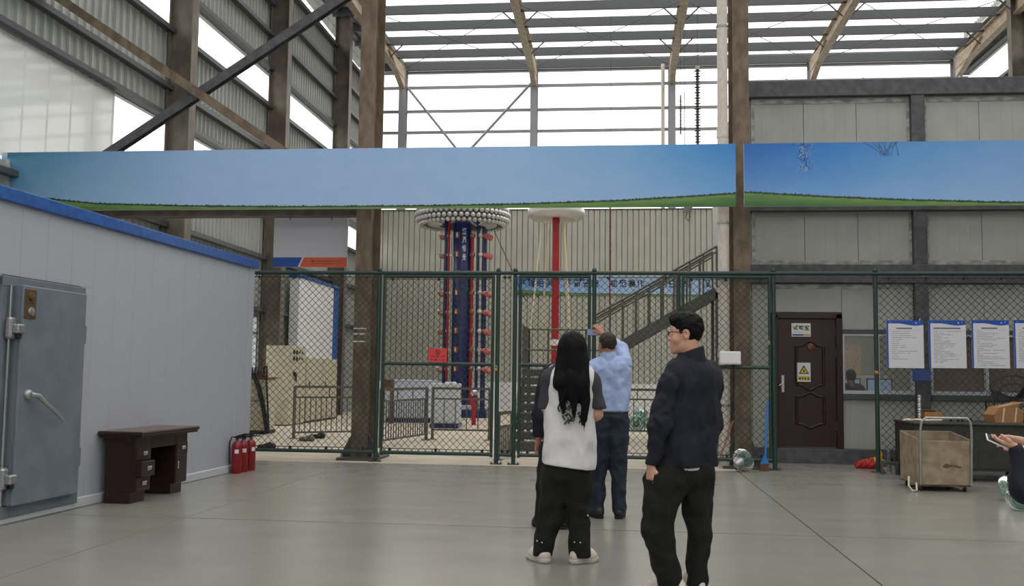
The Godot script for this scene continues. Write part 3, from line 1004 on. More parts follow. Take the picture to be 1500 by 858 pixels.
func build_booth() -> void:
	var z := -16.2
	var x0 := 2.05
	var x1 := 9.0
	var b := thing("test_booth", "two-storey booth of off-white panels in a dark steel frame behind the right fence", "booth", Vector3((x0 + x1) * 0.5, 0, z))
	var posts := [[4.63, 4.84], [7.4, 7.61]]
	var rows := [[0.23, 1.08], [2.09, 2.83], [3.12, 3.98], [4.22, 5.84]]
	# white panels between the frame, each as wide as a sandwich panel
	var fields := [[x0 + 0.1, 4.63], [4.84, 7.4], [7.61, x1]]
	for f in fields:
		var n := maxi(1, roundi((f[1] - f[0]) / 0.92))
		for r in rows:
			for k in n:
				var a: float = lerpf(f[0], f[1], float(k) / n)
				var c: float = lerpf(f[0], f[1], float(k + 1) / n)
				if r[0] < 2.1 and f[0] < 3.0:
					continue
				booth_panel(b, a, c, r[0], r[1], z)
	for q in [[x0 + 0.1, 2.43, 0.23, 2.83], [2.43, 3.53, 2.37, 2.83], [3.53, 4.63, 2.1, 2.83], [3.53, 4.08, 0.23, 1.0], [4.08, 4.63, 0.23, 1.0]]:
		booth_panel(b, q[0], q[1], q[2], q[3], z)
	booth_panel(b, 7.61, x1, 1.08, 2.09, z)
	for h in [[5.84, 6.1, 0.12], [3.98, 4.2, 0.12], [2.83, 3.12, 0.12], [0.0, 0.23, 0.1]]:
		wpart("beam", MB.new().span(Vector3(x0, h[0], z - 0.2), Vector3(x1, h[1], z + h[2]), 0.006), M.steel, b)
	for p in posts:
		wpart("post", MB.new().span(Vector3(p[0], 0, z - 0.2), Vector3(p[1], 5.84, z + 0.1), 0.006), M.steel, b)
	# smeared sealant round the panels
	for f in fields:
		for h in [[5.74, 5.82], [3.125, 3.2], [2.74, 2.82]]:
			wpart("sealant", MB.new().span(Vector3(f[0], h[0], z), Vector3(f[1], h[1], z + 0.012), 0.004), M.seal, b)
		for e in [[f[0], f[0] + 0.05], [f[1] - 0.05, f[1]]]:
			wpart("sealant", MB.new().span(Vector3(e[0], 3.2, z), Vector3(e[1], 5.74, z + 0.01), 0.004), M.seal, b)
	# shell behind the front
	wpart("side_wall", MB.new().span(Vector3(x0, 0, z - 5.5), Vector3(x0 + 0.1, 6.05, z - 0.1)), M.booth, b)
	wpart("far_wall", MB.new().span(Vector3(x0, 0, z - 5.6), Vector3(x1, 6.05, z - 5.5)), M.booth, b)
	wpart("end_wall", MB.new().span(Vector3(x1 - 0.1, 0, z - 5.5), Vector3(x1, 6.05, z - 0.1)), M.booth, b)
	wpart("roof_slab", MB.new().span(Vector3(x0, 6.0, z - 5.6), Vector3(x1, 6.09, z - 0.1)), M.steel, b)
	wpart("upper_floor", MB.new().span(Vector3(x0 + 0.1, 2.9, z - 5.5), Vector3(x1 - 0.1, 3.02, z - 0.15)), M.booth, b)
	wpart("room_floor", MB.new().span(Vector3(x0 + 0.1, 0.1, z - 5.5), Vector3(x1 - 0.1, 0.2, z - 0.15)), M.yard, b)
	wpart("partition", MB.new().span(Vector3(x0 + 0.1, 0.2, z - 3.4), Vector3(x1 - 0.1, 2.9, z - 3.3)), M.booth, b)
	for x in [2.7, 3.9, 5.4, 6.6]:
		wpart("roof_bolt", MB.new().rod(Vector3(x, 6.1, z), Vector3(x + 0.02, 6.16, z), 0.02, 5), M.zinc, b)

	# windows
	for q in [[3.52, 4.62, "window_1"], [4.86, 7.38, "window_2"]]:
		var w := structure(q[2])
		var a: float = q[0]
		var c: float = q[1]
		part("sill", MB.new().span(Vector3(a, 1.0, z - 0.1), Vector3(c, 1.09, z + 0.06), 0.005), M.girt, w)
		part("lintel", MB.new().span(Vector3(a, 2.03, z - 0.1), Vector3(c, 2.1, z + 0.05), 0.005), M.girt, w)
		part("frame", MB.new().span(Vector3(a, 2.0, z - 0.06), Vector3(c, 2.03, z + 0.04)), M.light_grey, w)
		part("frame", MB.new().span(Vector3(a, 1.09, z - 0.06), Vector3(c, 1.14, z + 0.04)), M.light_grey, w)
		var n := 2 if q[2] == "window_1" else 3
		for k in n + 1:
			var x := lerpf(a + 0.02, c - 0.02, float(k) / n)
			part("stile", MB.new().span(Vector3(x - 0.02, 1.14, z - 0.06), Vector3(x + 0.02, 2.0, z + 0.04)), M.light_grey, w)
		for k in n:
			glaze(w, Vector3(lerpf(a + 0.02, c - 0.02, float(k) / n), 1.14, z - 0.02), Vector3.RIGHT, (c - a - 0.04) / n, 0.86, Vector3.BACK, M.glass)
		if n == 3:
			for k in 3:
				part("blind", MB.new().span(Vector3(lerpf(a + 0.05, c - 0.05, k / 3.0) + 0.02, 1.15, z - 0.1), Vector3(lerpf(a + 0.05, c - 0.05, (k + 1) / 3.0) - 0.02, 1.99, z - 0.07)), M.brown_board, w)

	# the brown door
	var d := structure("door_1")
	d.position = Vector3(3.0, 0.24, z + 0.03)
	part("frame", MB.new().span(Vector3(-0.56, 0, -0.1), Vector3(-0.47, 2.1, 0.07), 0.01), M.door_brown, d)
	part("frame", MB.new().span(Vector3(0.42, 0, -0.1), Vector3(0.52, 2.1, 0.07), 0.01), M.door_brown, d)
	part("frame", MB.new().span(Vector3(-0.56, 2.02, -0.1), Vector3(0.52, 2.12, 0.07), 0.01), M.door_brown, d)
	var leaf := part("leaf", MB.new().span(Vector3(-0.47, 0.01, -0.06), Vector3(0.42, 2.02, 0.03), 0.004), M.door_brown, d)
	for q in [[0.95, 1.62, 0.08, 0.08], [0.34, 0.83, 0.06, 0.06]]:     # raised mouldings with a curved top and bottom
		var pts := []
		for k in 13:
			var t := k / 12.0
			pts.append(Vector3(lerpf(-0.19, 0.23, t), q[1] - 0.03 + q[2] * pow(sin(PI * clampf((t - 0.15) / 0.7, 0, 1)), 2.0), 0.034))
		for k in 13:
			var t := 1.0 - k / 12.0
			pts.append(Vector3(lerpf(-0.19, 0.23, t), q[0] + 0.03 - q[3] * pow(sin(PI * clampf((t - 0.15) / 0.7, 0, 1)), 2.0), 0.034))
		pts.append(pts[0])
		part("moulding", MB.new().tube(pts, 0.022, 6, false), M.door_brown, leaf)
	var hp := at(1144, 562, 16.15) - d.position
	part("handle_plate", MB.new().box(Vector3(-0.4, hp.y, 0.036), Vector3(0.05, 0.27, 0.012), Basis.IDENTITY, 0.004), M.chrome, leaf)
	part("lever", MB.new().tube([Vector3(-0.4, hp.y + 0.02, 0.03), Vector3(-0.4, hp.y + 0.02, 0.08), Vector3(-0.46, hp.y - 0.03, 0.08)], 0.011, 8), M.chrome, leaf)
	part("peephole", MB.new().lathe([Vector2(0.06, 0), Vector2(0.055, 0.02), Vector2(0.03, 0.03), Vector2(0, 0.032)], 20, Transform3D(Basis(Vector3.RIGHT, PI / 2), Vector3(0.04, 1.575, 0.03))), M.brown_string, leaf)
	for h in [0.28, 1.42, 1.74]:
		part("hinge", MB.new().rod(Vector3(0.425, h, 0.04), Vector3(0.425, h + 0.13, 0.04), 0.012, 6), M.zinc, d)

	# signs on the door
	var dz := z + 0.03 + 0.05
	var p := at(1173.5, 483, -dz)
	var s := thing("room_sign", "white room sign with black characters and a blue and orange strip on the brown door", "sign", Vector3(p.x, p.y - 0.11, dz))
	var im := canvas(216, 156, rgb(226, 228, 226))
	write(im, "试验室", 14, 24, 58, Vector2(64, 0), rgb(24, 24, 26), 0.12)
	for k in 10:
		im.fill_rect(Rect2i(24 + k * 17, 100, 12, 5), rgb(130, 130, 130))
	im.fill_rect(Rect2i(8, 128, 126, 18), rgb(30, 66, 132))
	im.fill_rect(Rect2i(136, 128, 72, 18), rgb(206, 132, 96))
	board("plate", Vector3(p.x, p.y, dz), 0.295, 0.212, 0.014, im, M.white, s)
	p = at(1177.5, 545, -dz)
	s = thing("warning_sign", "small white and yellow warning sign with a black triangle on the brown door", "sign", Vector3(p.x, p.y - 0.15, dz))
	im = canvas(160, 232, rgb(214, 212, 226))
	for y in range(28, 136):
		var hw := (y - 28) * 0.58
		im.fill_rect(Rect2i(int(80 - hw), y, int(hw * 2) + 1, 1), rgb(20, 20, 20))
		if y > 52 and y < 124:
			hw = (y - 52) * 0.6
			im.fill_rect(Rect2i(int(80 - hw), y, int(hw * 2) + 1, 1), rgb(216, 196, 50))
	for k in 5:
		im.fill_rect(Rect2i([72, 68, 70, 82, 84][k], [86, 92, 100, 92, 100][k], 10, 14), rgb(24, 24, 20))
	im.fill_rect(Rect2i(6, 164, 148, 52), rgb(214, 196, 58))
	write(im, "噪声有害", 14, 176, 30, Vector2(34, 0), rgb(24, 24, 20), 0.13)
	board("plate", Vector3(p.x, p.y, dz), 0.205, 0.3, 0.012, im, M.white, s)

	# inside the room
	var lamp := thing("ceiling_lamp", "white strip lamp under the ceiling inside the booth room", "lamp", Vector3(4.2, 2.84, z - 1.7))
	part("housing", MB.new().box(Vector3(0, 0.03, 0), Vector3(1.2, 0.05, 0.16)), M.white, lamp)
	part("tube", MB.new().box(Vector3(0, -0.005, 0), Vector3(1.16, 0.02, 0.12)), M.tube_lamp, lamp)
	var al := AreaLight3D.new()
	al.name = "lamp_light"
	al.area_size = Vector2(1.16, 0.12)
	al.light_energy = 1.6
	al.light_color = rgb(255, 248, 236)
	al.shadow_enabled = true
	al.rotation.x = -PI / 2
	al.position = Vector3(0, -0.03, 0)
	lamp.add_child(al)

# ---------------------------------------------------------------- the white room on the left, with the desk and extinguishers
func build_shed() -> void:
	var turn := -0.031
	var s := thing("cold_room", "white panel-built room with a blue roof trim filling the left side", "shed", Vector3(-5.03, 0, -13.21), "", turn)
	var w := 0.39
	for k in 24:
		var z0 := k * w
		if z0 + w < 4.15 or z0 > 5.2:
			var mb := MB.new().span(Vector3(-0.1, 0.1, z0 + 0.0015), Vector3(0, 2.76, z0 + w - 0.0015), 0.004)
			part("wall_panel", mb, M.shed, s)
		else:
			part("wall_panel", MB.new().span(Vector3(-0.1, 2.12, z0 + 0.0015), Vector3(0, 2.76, z0 + w - 0.0015), 0.002), M.shed, s)
	part("wall_panel", MB.new().span(Vector3(-0.1, 0.1, 3.9), Vector3(0, 2.12, 4.12), 0.004), M.shed, s)
	part("wall_panel", MB.new().span(Vector3(-0.1, 0.1, 5.3), Vector3(0, 2.12, 5.46), 0.004), M.shed, s)
	part("inner_skin", MB.new().span(Vector3(-0.13, 0.1, 0.02), Vector3(-0.101, 2.76, 9.4)), M.shed_seam, s)
	for k in 9:
		part("end_panel", MB.new().span(Vector3(-4.0 + k * 0.44 + 0.0015, 0.1, -0.1), Vector3(-4.0 + k * 0.44 + 0.4385, 2.76, 0), 0.004), M.shed, s)
	part("corner_trim", MB.new().span(Vector3(-0.05, 0.1, -0.11), Vector3(0.012, 2.76, 0.05), 0.003), M.shed, s)
	part("plinth", MB.new().span(Vector3(-4.0, 0, -0.1), Vector3(0.03, 0.1, 9.4), 0.01), M.light_grey, s)
	part("roof", MB.new().span(Vector3(-4.0, 2.76, -0.05), Vector3(-0.02, 2.82, 9.4)), M.shed, s)
	part("roof_trim", MB.new().span(Vector3(-0.04, 2.745, -0.16), Vector3(0.05, 2.86, 9.4), 0.006), M.blue_trim, s, "glossy blue roof edge")
	part("roof_trim", MB.new().span(Vector3(-4.0, 2.745, -0.16), Vector3(-0.04, 2.86, -0.07), 0.006), M.blue_trim, s)
	# insulated door
	var d := part("door", MB.new().span(Vector3(0.03, 0.16, 4.2), Vector3(0.12, 2.04, 5.18), 0.01), M.door_grey, s, "grey insulated door leaf")
	for q in [[Vector3(0.0, 0.1, 5.18), Vector3(0.035, 2.1, 5.34)], [Vector3(0.0, 0.1, 4.09), Vector3(0.035, 2.1, 4.2)], [Vector3(0.0, 2.02, 4.09), Vector3(0.04, 2.11, 5.34)], [Vector3(0.0, 0.06, 4.09), Vector3(0.05, 0.16, 5.34)]]:
		part("door_frame", MB.new().span(q[0], q[1], 0.006), M.door_grey, s)
	part("gasket", MB.new().span(Vector3(0.034, 0.17, 5.18), Vector3(0.09, 2.03, 5.2)), M.door_grey, d)
	part("latch_rod", MB.new().rod(Vector3(0.06, 0.17, 5.26), Vector3(0.06, 2.03, 5.26), 0.012, 8), M.chrome, d)
	for h in [1.67, 0.4]:
		part("latch", MB.new().span(Vector3(0.035, h - 0.1, 5.21), Vector3(0.1, h + 0.09, 5.3), 0.02).span(Vector3(0.09, h - 0.05, 5.17), Vector3(0.15, h + 0.03, 5.27), 0.012), M.zinc, d)
		part("latch_hook", MB.new().span(Vector3(0.1, h - 0.09, 5.18), Vector3(0.13, h - 0.03, 5.24), 0.008), M.black, d)
	for h in [1.945, 1.815]:
		part("name_plate", MB.new().span(Vector3(0.12, h - 0.062, 5.0), Vector3(0.128, h + 0.062, 5.16), 0.003), M.brass, d, "tarnished brass plate")
		part("key_dial", MB.new().lathe([Vector2(0.04, 0), Vector2(0.036, 0.014), Vector2(0, 0.018)], 16, Transform3D(Basis(Vector3.BACK, -PI / 2), Vector3(0.127, h, 5.07))), M.zinc if h < 1.9 else M.brass, d)
	part("handle_rose", MB.new().lathe([Vector2(0.045, 0), Vector2(0.045, 0.02), Vector2(0.03, 0.04), Vector2(0, 0.042)], 16, Transform3D(Basis(Vector3.BACK, -PI / 2), Vector3(0.12, 1.1, 5.06))), M.zinc, d)
	part("handle_lever", MB.new().tube([Vector3(0.16, 1.1, 5.06), Vector3(0.19, 1.09, 5.0), Vector3(0.2, 1.02, 4.9), Vector3(0.21, 0.95, 4.78), Vector3(0.2, 0.86, 4.63)], [0.024, 0.022, 0.018, 0.017, 0.015], 8), M.zinc, d, "bent silver lever handle")
	for h in [1.65, 0.5]:
		part("hinge", MB.new().span(Vector3(0.03, h - 0.09, 4.16), Vector3(0.11, h + 0.09, 4.21), 0.01), M.door_grey, d)

	var bb := at(281, 351, 14.6)
	var bx := thing("blue_box", "small blue box lying on the far roof end of the white room", "box", Vector3(bb.x, 2.82, -12.6), "", 0.1)
	bx.position = Vector3(bb.x * 12.6 / 14.6, 2.82, -12.6)
	part("body", MB.new().box(Vector3(0, 0.08, 0), Vector3(0.22, 0.16, 0.3), Basis.IDENTITY, 0.008), M.blue_trim, bx)
	part("lid", MB.new().box(Vector3(0, 0.165, 0), Vector3(0.24, 0.02, 0.32), Basis.IDENTITY, 0.006), M.blue_trim, bx)

	# desk, drawers facing the hall
	var k := thing("pedestal_desk", "dark mahogany pedestal desk with one drawer pulled out, against the white room", "desk", Vector3(-4.895, 0, -10.12), "", turn)
	k.scale = Vector3(0.8, 0.94, 0.87)
	part("top", MB.new().box(Vector3(0.02, 0.735, 0), Vector3(0.6, 0.04, 1.46), Basis.IDENTITY, 0.008).box(Vector3(0.02, 0.705, 0), Vector3(0.56, 0.03, 1.42)), M.mahogany, k)
	part("top_veneer", MB.new().box(Vector3(0.02, 0.757, 0), Vector3(0.58, 0.004, 1.44)), M.desk_top, k, "worn pale desk surface")
	for q in [[0.31, 0.66], [-0.62, -0.31]]:
		part("pedestal", MB.new().span(Vector3(-0.2, 0.12, q[0]), Vector3(0.2, 0.69, q[1]), 0.004), M.mahogany, k)
		part("plinth", MB.new().span(Vector3(-0.2, 0.0, q[0] + 0.01), Vector3(0.14, 0.12, q[1]), 0.004), M.mahogany, k)
	part("modesty_panel", MB.new().span(Vector3(-0.18, 0.2, -0.31), Vector3(-0.15, 0.69, 0.31)), M.mahogany, k)
	part("kneehole_drawer", MB.new().span(Vector3(0.02, 0.56, -0.305), Vector3(0.2, 0.69, 0.305), 0.004), M.mahogany, k)
	for q in [[0.45, 0.58, 0.0], [0.28, 0.44, 0.06], [0.13, 0.27, 0.0]]:
		var dr := part("drawer", MB.new().span(Vector3(0.05, q[0], 0.33), Vector3(0.215 + q[2], q[1], 0.645), 0.005), M.mahogany, k)
		var hy: float = (q[0] + q[1]) * 0.5
		part("pull", MB.new().span(Vector3(0.215 + q[2], hy - 0.02, 0.43), Vector3(0.23 + q[2], hy + 0.025, 0.52), 0.006).span(Vector3(0.228 + q[2], hy + 0.008, 0.44), Vector3(0.24 + q[2], hy + 0.025, 0.51), 0.004), M.chrome, dr, "chrome drawer pull")
	var cd := part("drawer", MB.new().span(Vector3(0.05, 0.45, -0.61), Vector3(0.215, 0.58, -0.32), 0.005), M.mahogany, k)
	part("pull", MB.new().span(Vector3(0.215, 0.5, -0.52), Vector3(0.235, 0.54, -0.43), 0.006), M.chrome, cd, "chrome drawer pull")
	cd = part("cupboard_door", MB.new().span(Vector3(0.05, 0.13, -0.61), Vector3(0.212, 0.44, -0.32), 0.005), M.mahogany, k)
	part("handle", MB.new().span(Vector3(0.212, 0.29, -0.37), Vector3(0.228, 0.37, -0.345), 0.005), M.chrome, cd, "chrome upright handle")

	# three extinguishers
	var names := ["nearest of three red fire extinguishers, with the white label facing the hall", "middle of three red fire extinguishers standing by the white room", "farthest of three red fire extinguishers, closest to the room corner"]
	for i in 3:
		var g := ground([330.0, 339.5, 348.5][i], [692.0, 690.0, 687.5][i])
		var e := thing("fire_extinguisher", names[i], "extinguisher", Vector3(-4.93 + 0.012 * i, 0, g.z + 0.05), "fire extinguishers by the white room", 0.3 * i - 0.2)
		part("cylinder", MB.new().lathe([Vector2(0, 0), Vector2(0.06, 0), Vector2(0.066, 0.015), Vector2(0.066, 0.34), Vector2(0.06, 0.375), Vector2(0.042, 0.4), Vector2(0.022, 0.412), Vector2(0.02, 0.43), Vector2(0, 0.43)], 24), M.red, e)
		part("valve", MB.new().rod(Vector3(0, 0.42, 0), Vector3(0, 0.46, 0), 0.018, 10).box(Vector3(0.01, 0.465, 0), Vector3(0.06, 0.025, 0.028)), M.black, e)
		part("lever", MB.new().tube([Vector3(-0.03, 0.47, 0), Vector3(0.03, 0.49, 0), Vector3(0.13, 0.515, 0)], 0.008, 6), M.black, e)
		part("carry_handle", MB.new().tube([Vector3(0, 0.455, 0), Vector3(0.06, 0.46, 0), Vector3(0.12, 0.455, 0)], 0.008, 6), M.black, e)
		part("hose", MB.new().tube([Vector3(-0.02, 0.46, 0.0), Vector3(-0.06, 0.47, 0.03), Vector3(-0.085, 0.4, 0.04), Vector3(-0.08, 0.25, 0.04), Vector3(-0.075, 0.12, 0.03)], 0.009, 6), M.rubber, e)
		var lb := MB.new()
		for q in 6:
			var a0 := 0.15 + q * 0.13
			var a1 := a0 + 0.13
			lb.quad4(Vector3(sin(a0) * 0.0668, 0.26, cos(a0) * 0.0668), Vector3(sin(a1) * 0.0668, 0.26, cos(a1) * 0.0668), Vector3(sin(a1) * 0.0668, 0.31, cos(a1) * 0.0668), Vector3(sin(a0) * 0.0668, 0.31, cos(a0) * 0.0668), Vector3(sin(a0), 0, cos(a0)), Vector3(sin(a1), 0, cos(a1)), Vector3(sin(a1), 0, cos(a1)), Vector3(sin(a0), 0, cos(a0)))
		part("label_sticker", lb, M.paper, e)

# ---------------------------------------------------------------- the green wire fence
const ZG := -14.8

func fx(px: float) -> float:
	return at(px, 535, -ZG).x

func fence_panel(label: String, p0: float, p1: float, gate: bool, mid: bool, group: String) -> Node3D:
	var a := fx(p0)
	var b := fx(p1)
	var called := "wire_gate" if gate else "chain_link_fence"
	var o := thing(called, label, "gate" if gate else "fence", Vector3((a + b) * 0.5, 0.1, ZG), group)
	var w := b - a
	var top := 2.69 if gate else 2.72
	if gate:
		for s in [-1.0, 1.0]:
			part("stile", MB.new().rod(Vector3(s * (w * 0.5 - 0.02), 0.0, 0), Vector3(s * (w * 0.5 - 0.02), top + 0.02, 0), 0.022, 10), M.fence, o)
		part("frame_rail", MB.new().rod(Vector3(-w * 0.5, top, 0), Vector3(w * 0.5, top, 0), 0.024, 10), M.fence, o)
	if mid:
		part("frame_rail", MB.new().rod(Vector3(-w * 0.5, 1.37, 0), Vector3(w * 0.5, 1.37, 0), 0.026, 10), M.fence, o)
	part("frame_rail", MB.new().rod(Vector3(-w * 0.5, 0.04, 0), Vector3(w * 0.5, 0.04, 0), 0.028, 10), M.fence, o)
	var ins := 0.04 if gate else 0.01
	part("wire_mesh", MB.new().link(Vector3(-w * 0.5 + ins, 0.05, 0), Vector3.RIGHT, w - 2 * ins, top - 0.06), M.wire, o, "", "stuff")
	part("mesh_bar", MB.new().rod(Vector3(-w * 0.5 + ins, top - 0.04, 0), Vector3(w * 0.5 - ins, top - 0.04, 0), 0.006, 5), M.wire, o)
	part("mesh_bar", MB.new().rod(Vector3(-w * 0.5 + ins, 0.1, 0), Vector3(w * 0.5 - ins, 0.1, 0), 0.006, 5), M.wire, o)
	var n := maxi(2, roundi(w / 0.5))
	for i in n:
		var x := lerpf(-w * 0.5 + 0.15, w * 0.5 - 0.15, float(i) / (n - 1)) if w > 0.5 else lerpf(-0.04, 0.04, float(i))
		part("clip", MB.new().box(Vector3(x, 0.09, 0.005), Vector3(0.035, 0.045, 0.03), Basis.IDENTITY, 0.006), M.black, o)
		part("clip", MB.new().box(Vector3(x, top - 0.045, 0.005), Vector3(0.03, 0.04, 0.03), Basis.IDENTITY, 0.006), M.black, o)
	return o

func build_fence() -> void:
	var posts := [[553.0, "dark green fence post in front of the left brown column"], [728.5, "dark green fence post at the latch side of the wide left gate"], [753.5, "dark green fence post on the right of the narrow strip of mesh"], [870.0, "dark green fence post behind the man filming with a phone"], [1134.0, "dark green fence post left of the brown door"], [1284.0, "dark green fence post left of the first notice"]]
	for p in posts:
		var o := thing("fence_post", p[1], "fence post", Vector3(fx(p[0]), 0, ZG), "fence posts")
		part("tube", MB.new().rod(Vector3(0, 0, 0), Vector3(0, 2.812, 0), 0.032, 12), M.fence, o)
		part("cap", MB.new().lathe([Vector2(0.036, 0), Vector2(0.036, 0.02), Vector2(0.02, 0.045), Vector2(0, 0.05)], 12, Transform3D(Basis.IDENTITY, Vector3(0, 2.875, 0))), M.fence, o)
		part("foot_plate", MB.new().box(Vector3(0, 0.006, 0), Vector3(0.18, 0.012, 0.14), Basis.IDENTITY, 0.003), M.fence, o)
		for s in [-1.0, 1.0]:
			part("foot_bolt", MB.new().rod(Vector3(s * 0.07, 0.01, 0.03), Vector3(s * 0.07, 0.035, 0.03), 0.012, 6), M.rust, o)
	var rl := MB.new().rod(Vector3(-5.6, 2.845, ZG), Vector3(7.2, 2.845, ZG), 0.03, 12)
	single("fence_rail", rl, M.fence, "long dark green top rail running the length of the wire fence", "rail")
	fence_panel("chain link panel between the white room and the left column", 362, 549, false, false, "chain link panels")
	fence_panel("wide chain link gate with the red no entry sign on it", 559, 723, true, true, "chain link gates")
	fence_panel("narrow strip of chain link between two close posts", 733, 749, false, false, "chain link panels")
	fence_panel("chain link gate in front of the red column, left of the filming man", 759, 865, true, true, "chain link gates")
	fence_panel("chain link panel in front of the slanting staircase rail, right of the filming man", 875, 991, false, false, "chain link panels")
	fence_panel("chain link gate in front of the white down pipe", 998.5, 1130, true, true, "chain link gates")
	fence_panel("chain link panel behind the notices on the right", 1288, 1600, false, false, "chain link panels")
	var ip := thing("fence_post", "slim green fence post that ends behind the head of the man in glasses", "fence post", Vector3(fx(995), 0, ZG - 0.03), "fence posts")
	part("tube", MB.new().rod(Vector3.ZERO, Vector3(0, 2.812, 0), 0.026, 10), M.fence, ip)
	part("foot_plate", MB.new().box(Vector3(0, 0.006, 0), Vector3(0.14, 0.012, 0.12)), M.fence, ip)
	var lk := thing("padlock", "small brass padlock on the latch of the wide left gate", "padlock", at(726.5, 543, -ZG - 0.05))
	part("body", MB.new().box(Vector3(0, 0.02, 0), Vector3(0.045, 0.045, 0.022), Basis.IDENTITY, 0.006), sm(rgb(190, 150, 60), 0.35, 0.7), lk)
	part("shackle", MB.new().tube([Vector3(-0.014, 0.04, 0), Vector3(-0.014, 0.065, 0), Vector3(0, 0.078, 0), Vector3(0.014, 0.065, 0), Vector3(0.014, 0.04, 0)], 0.005, 6), M.chrome, lk)
	lk = thing("cork_stopper", "small tan stopper stuck in the post left of the first notice", "stopper", at(1284, 548, -ZG - 0.04))
	part("body", MB.new().ball(Vector3(0, 0.02, 0), Vector3(0.032, 0.028, 0.03), 10, 8), sm(rgb(170, 118, 66), 0.7), lk)
	part("collar", MB.new().ring(Vector3(0, 0.02, -0.012), 0.028, 0.006, 12, 6, Basis(Vector3.RIGHT, PI / 2)), M.rust, lk)

	# on the fence: red sign, white box, notices, little blue sign
	var c := at(641, 520, -ZG - 0.03)
	var s := thing("red_sign", "small red no entry sign with dark characters on the wide left gate", "sign", Vector3(c.x, c.y - 0.1, c.z))
	var im := canvas(212, 160, rgb(216, 66, 74))
	for k in 40:
		var a := TAU * k / 40.0
		stroke(im, Vector2(106 + cos(a) * 26, 46 + sin(a) * 26), Vector2(106 + cos(a + 0.2) * 26, 46 + sin(a + 0.2) * 26), 6, rgb(70, 22, 28))
	stroke(im, Vector2(88, 28), Vector2(124, 64), 6, rgb(70, 22, 28))
	im.fill_rect(Rect2i(100, 34, 10, 26), rgb(70, 22, 28))
	write(im, "非试验人员", 26, 82, 26, Vector2(34, 0), rgb(70, 22, 28), 0.13)
	write(im, "严禁入内", 26, 120, 26, Vector2(45, 0), rgb(70, 22, 28), 0.13)
	board("plate", c, 0.28, 0.205, 0.008, im, M.red, s)
	c = at(1070, 524, -ZG - 0.09)
	s = thing("junction_box", "white electrical box on the fence behind the man in glasses", "box", Vector3(c.x, c.y - 0.1, c.z - 0.05))
	part("case", MB.new().box(Vector3(0, 0.1, 0), Vector3(0.3, 0.19, 0.09), Basis.IDENTITY, 0.008), M.white, s)
	part("cover", MB.new().box(Vector3(0, 0.1, 0.047), Vector3(0.27, 0.16, 0.008), Basis.IDENTITY, 0.003), M.white, s)
	part("cable", MB.new().tube([Vector3(0.05, 0.01, 0), Vector3(0.06, -0.3, -0.02), Vector3(0.02, -0.8, -0.05)], 0.01, 6), M.rubber, s)
	var where := ["first notice from the left, hanging half in front of the dark booth post", "second notice from the left, the one with the densest text", "third notice from the left, its left margin of text shadowed by wire", "fourth notice, cut off by the right edge of the view"]
	for i in 4:
		var x: float = [1326.0, 1388.0, 1451.0, 1513.0][i]
		c = at(x, 504, -ZG - 0.035)
		s = thing("notice", where[i], "notice", Vector3(c.x, c.y - 0.33, c.z), "blue and white notices on the fence")
		im = canvas(256, 340, rgb(214, 214, 222))
		im.fill_rect(Rect2i(0, 0, 12, 340), rgb(26, 76, 170))
		for px in 244:
			var e := 22.0 + 16.0 * smoothstep(60.0, 190.0, px) - 6.0 * smoothstep(190.0, 240.0, px)
			im.fill_rect(Rect2i(12 + px, 0, 1, int(e)), rgb(26, 76, 170))
		for px in 14:
			im.fill_rect(Rect2i(198 + px, 10 + absi(px - 7), 1, 14 - 2 * absi(px - 7) + 2), rgb(150, 180, 220))
		rng.seed = 100 + i
		var tw: int = [120, 190, 120, 130][i]
		for q in tw / 11:
			im.fill_rect(Rect2i(128 - tw / 2 + q * 11, 52, 9, 9), rgb(36, 36, 42))
		im.fill_rect(Rect2i(24, 68, 214, 1), rgb(120, 120, 130))
		var y := 78
		while y < [286, 308, 322, 306][i]:
			var l := rng.randi_range(30, 200)
			var q := 34
			while q < 34 + l:
				im.fill_rect(Rect2i(q, y, 5, 4), rgb(112, 112, 122))
				q += 7 if rng.randf() < 0.9 else 16
			y += [14, 11, 12, 12][i]
		for px in 90:
			im.fill_rect(Rect2i(24 + px, 332 - int(5 * sin(px * 0.035)), 1, 3), rgb(168, 196, 216))
		board("sheet", c, 0.51, 0.68, 0.006, im, M.paper, s)
		for q in [-0.2, 0.2]:
			wpart("tie", MB.new().rod(c + Vector3(q, 0.31, 0.002), c + Vector3(q * 1.1, 0.37, -0.03), 0.005, 5), M.white, s)
	c = at(1350, 549.5, -ZG - 0.03)
	s = thing("blue_sign", "small dark blue sign under the gap between the first two notices", "sign", Vector3(c.x, c.y - 0.09, c.z))
	im = canvas(128, 92, rgb(22, 50, 104))
	for r in 4:
		for q in 9:
			if rng.randf() < 0.85:
				im.fill_rect(Rect2i(12 + q * 12, 12 + r * 19, 8, 7), rgb(60, 88, 140))
	board("plate", c, 0.25, 0.175, 0.006, im, M.blue_trim, s)
	for q in [[1126.0, 501.0, "crumpled white scrap caught high in the fence mesh beside the brown door"], [1109.0, 616.0, "white scrap caught low in the fence mesh, right of the rusty column"]]:
		c = at(q[0], q[1], -ZG - 0.02)
		single("paper_scrap", MB.new().ball(c, Vector3(0.02, 0.045, 0.006), 6, 5, Basis(Vector3.BACK, 0.4)), M.ply, q[2], "scrap", "scraps in the fence")

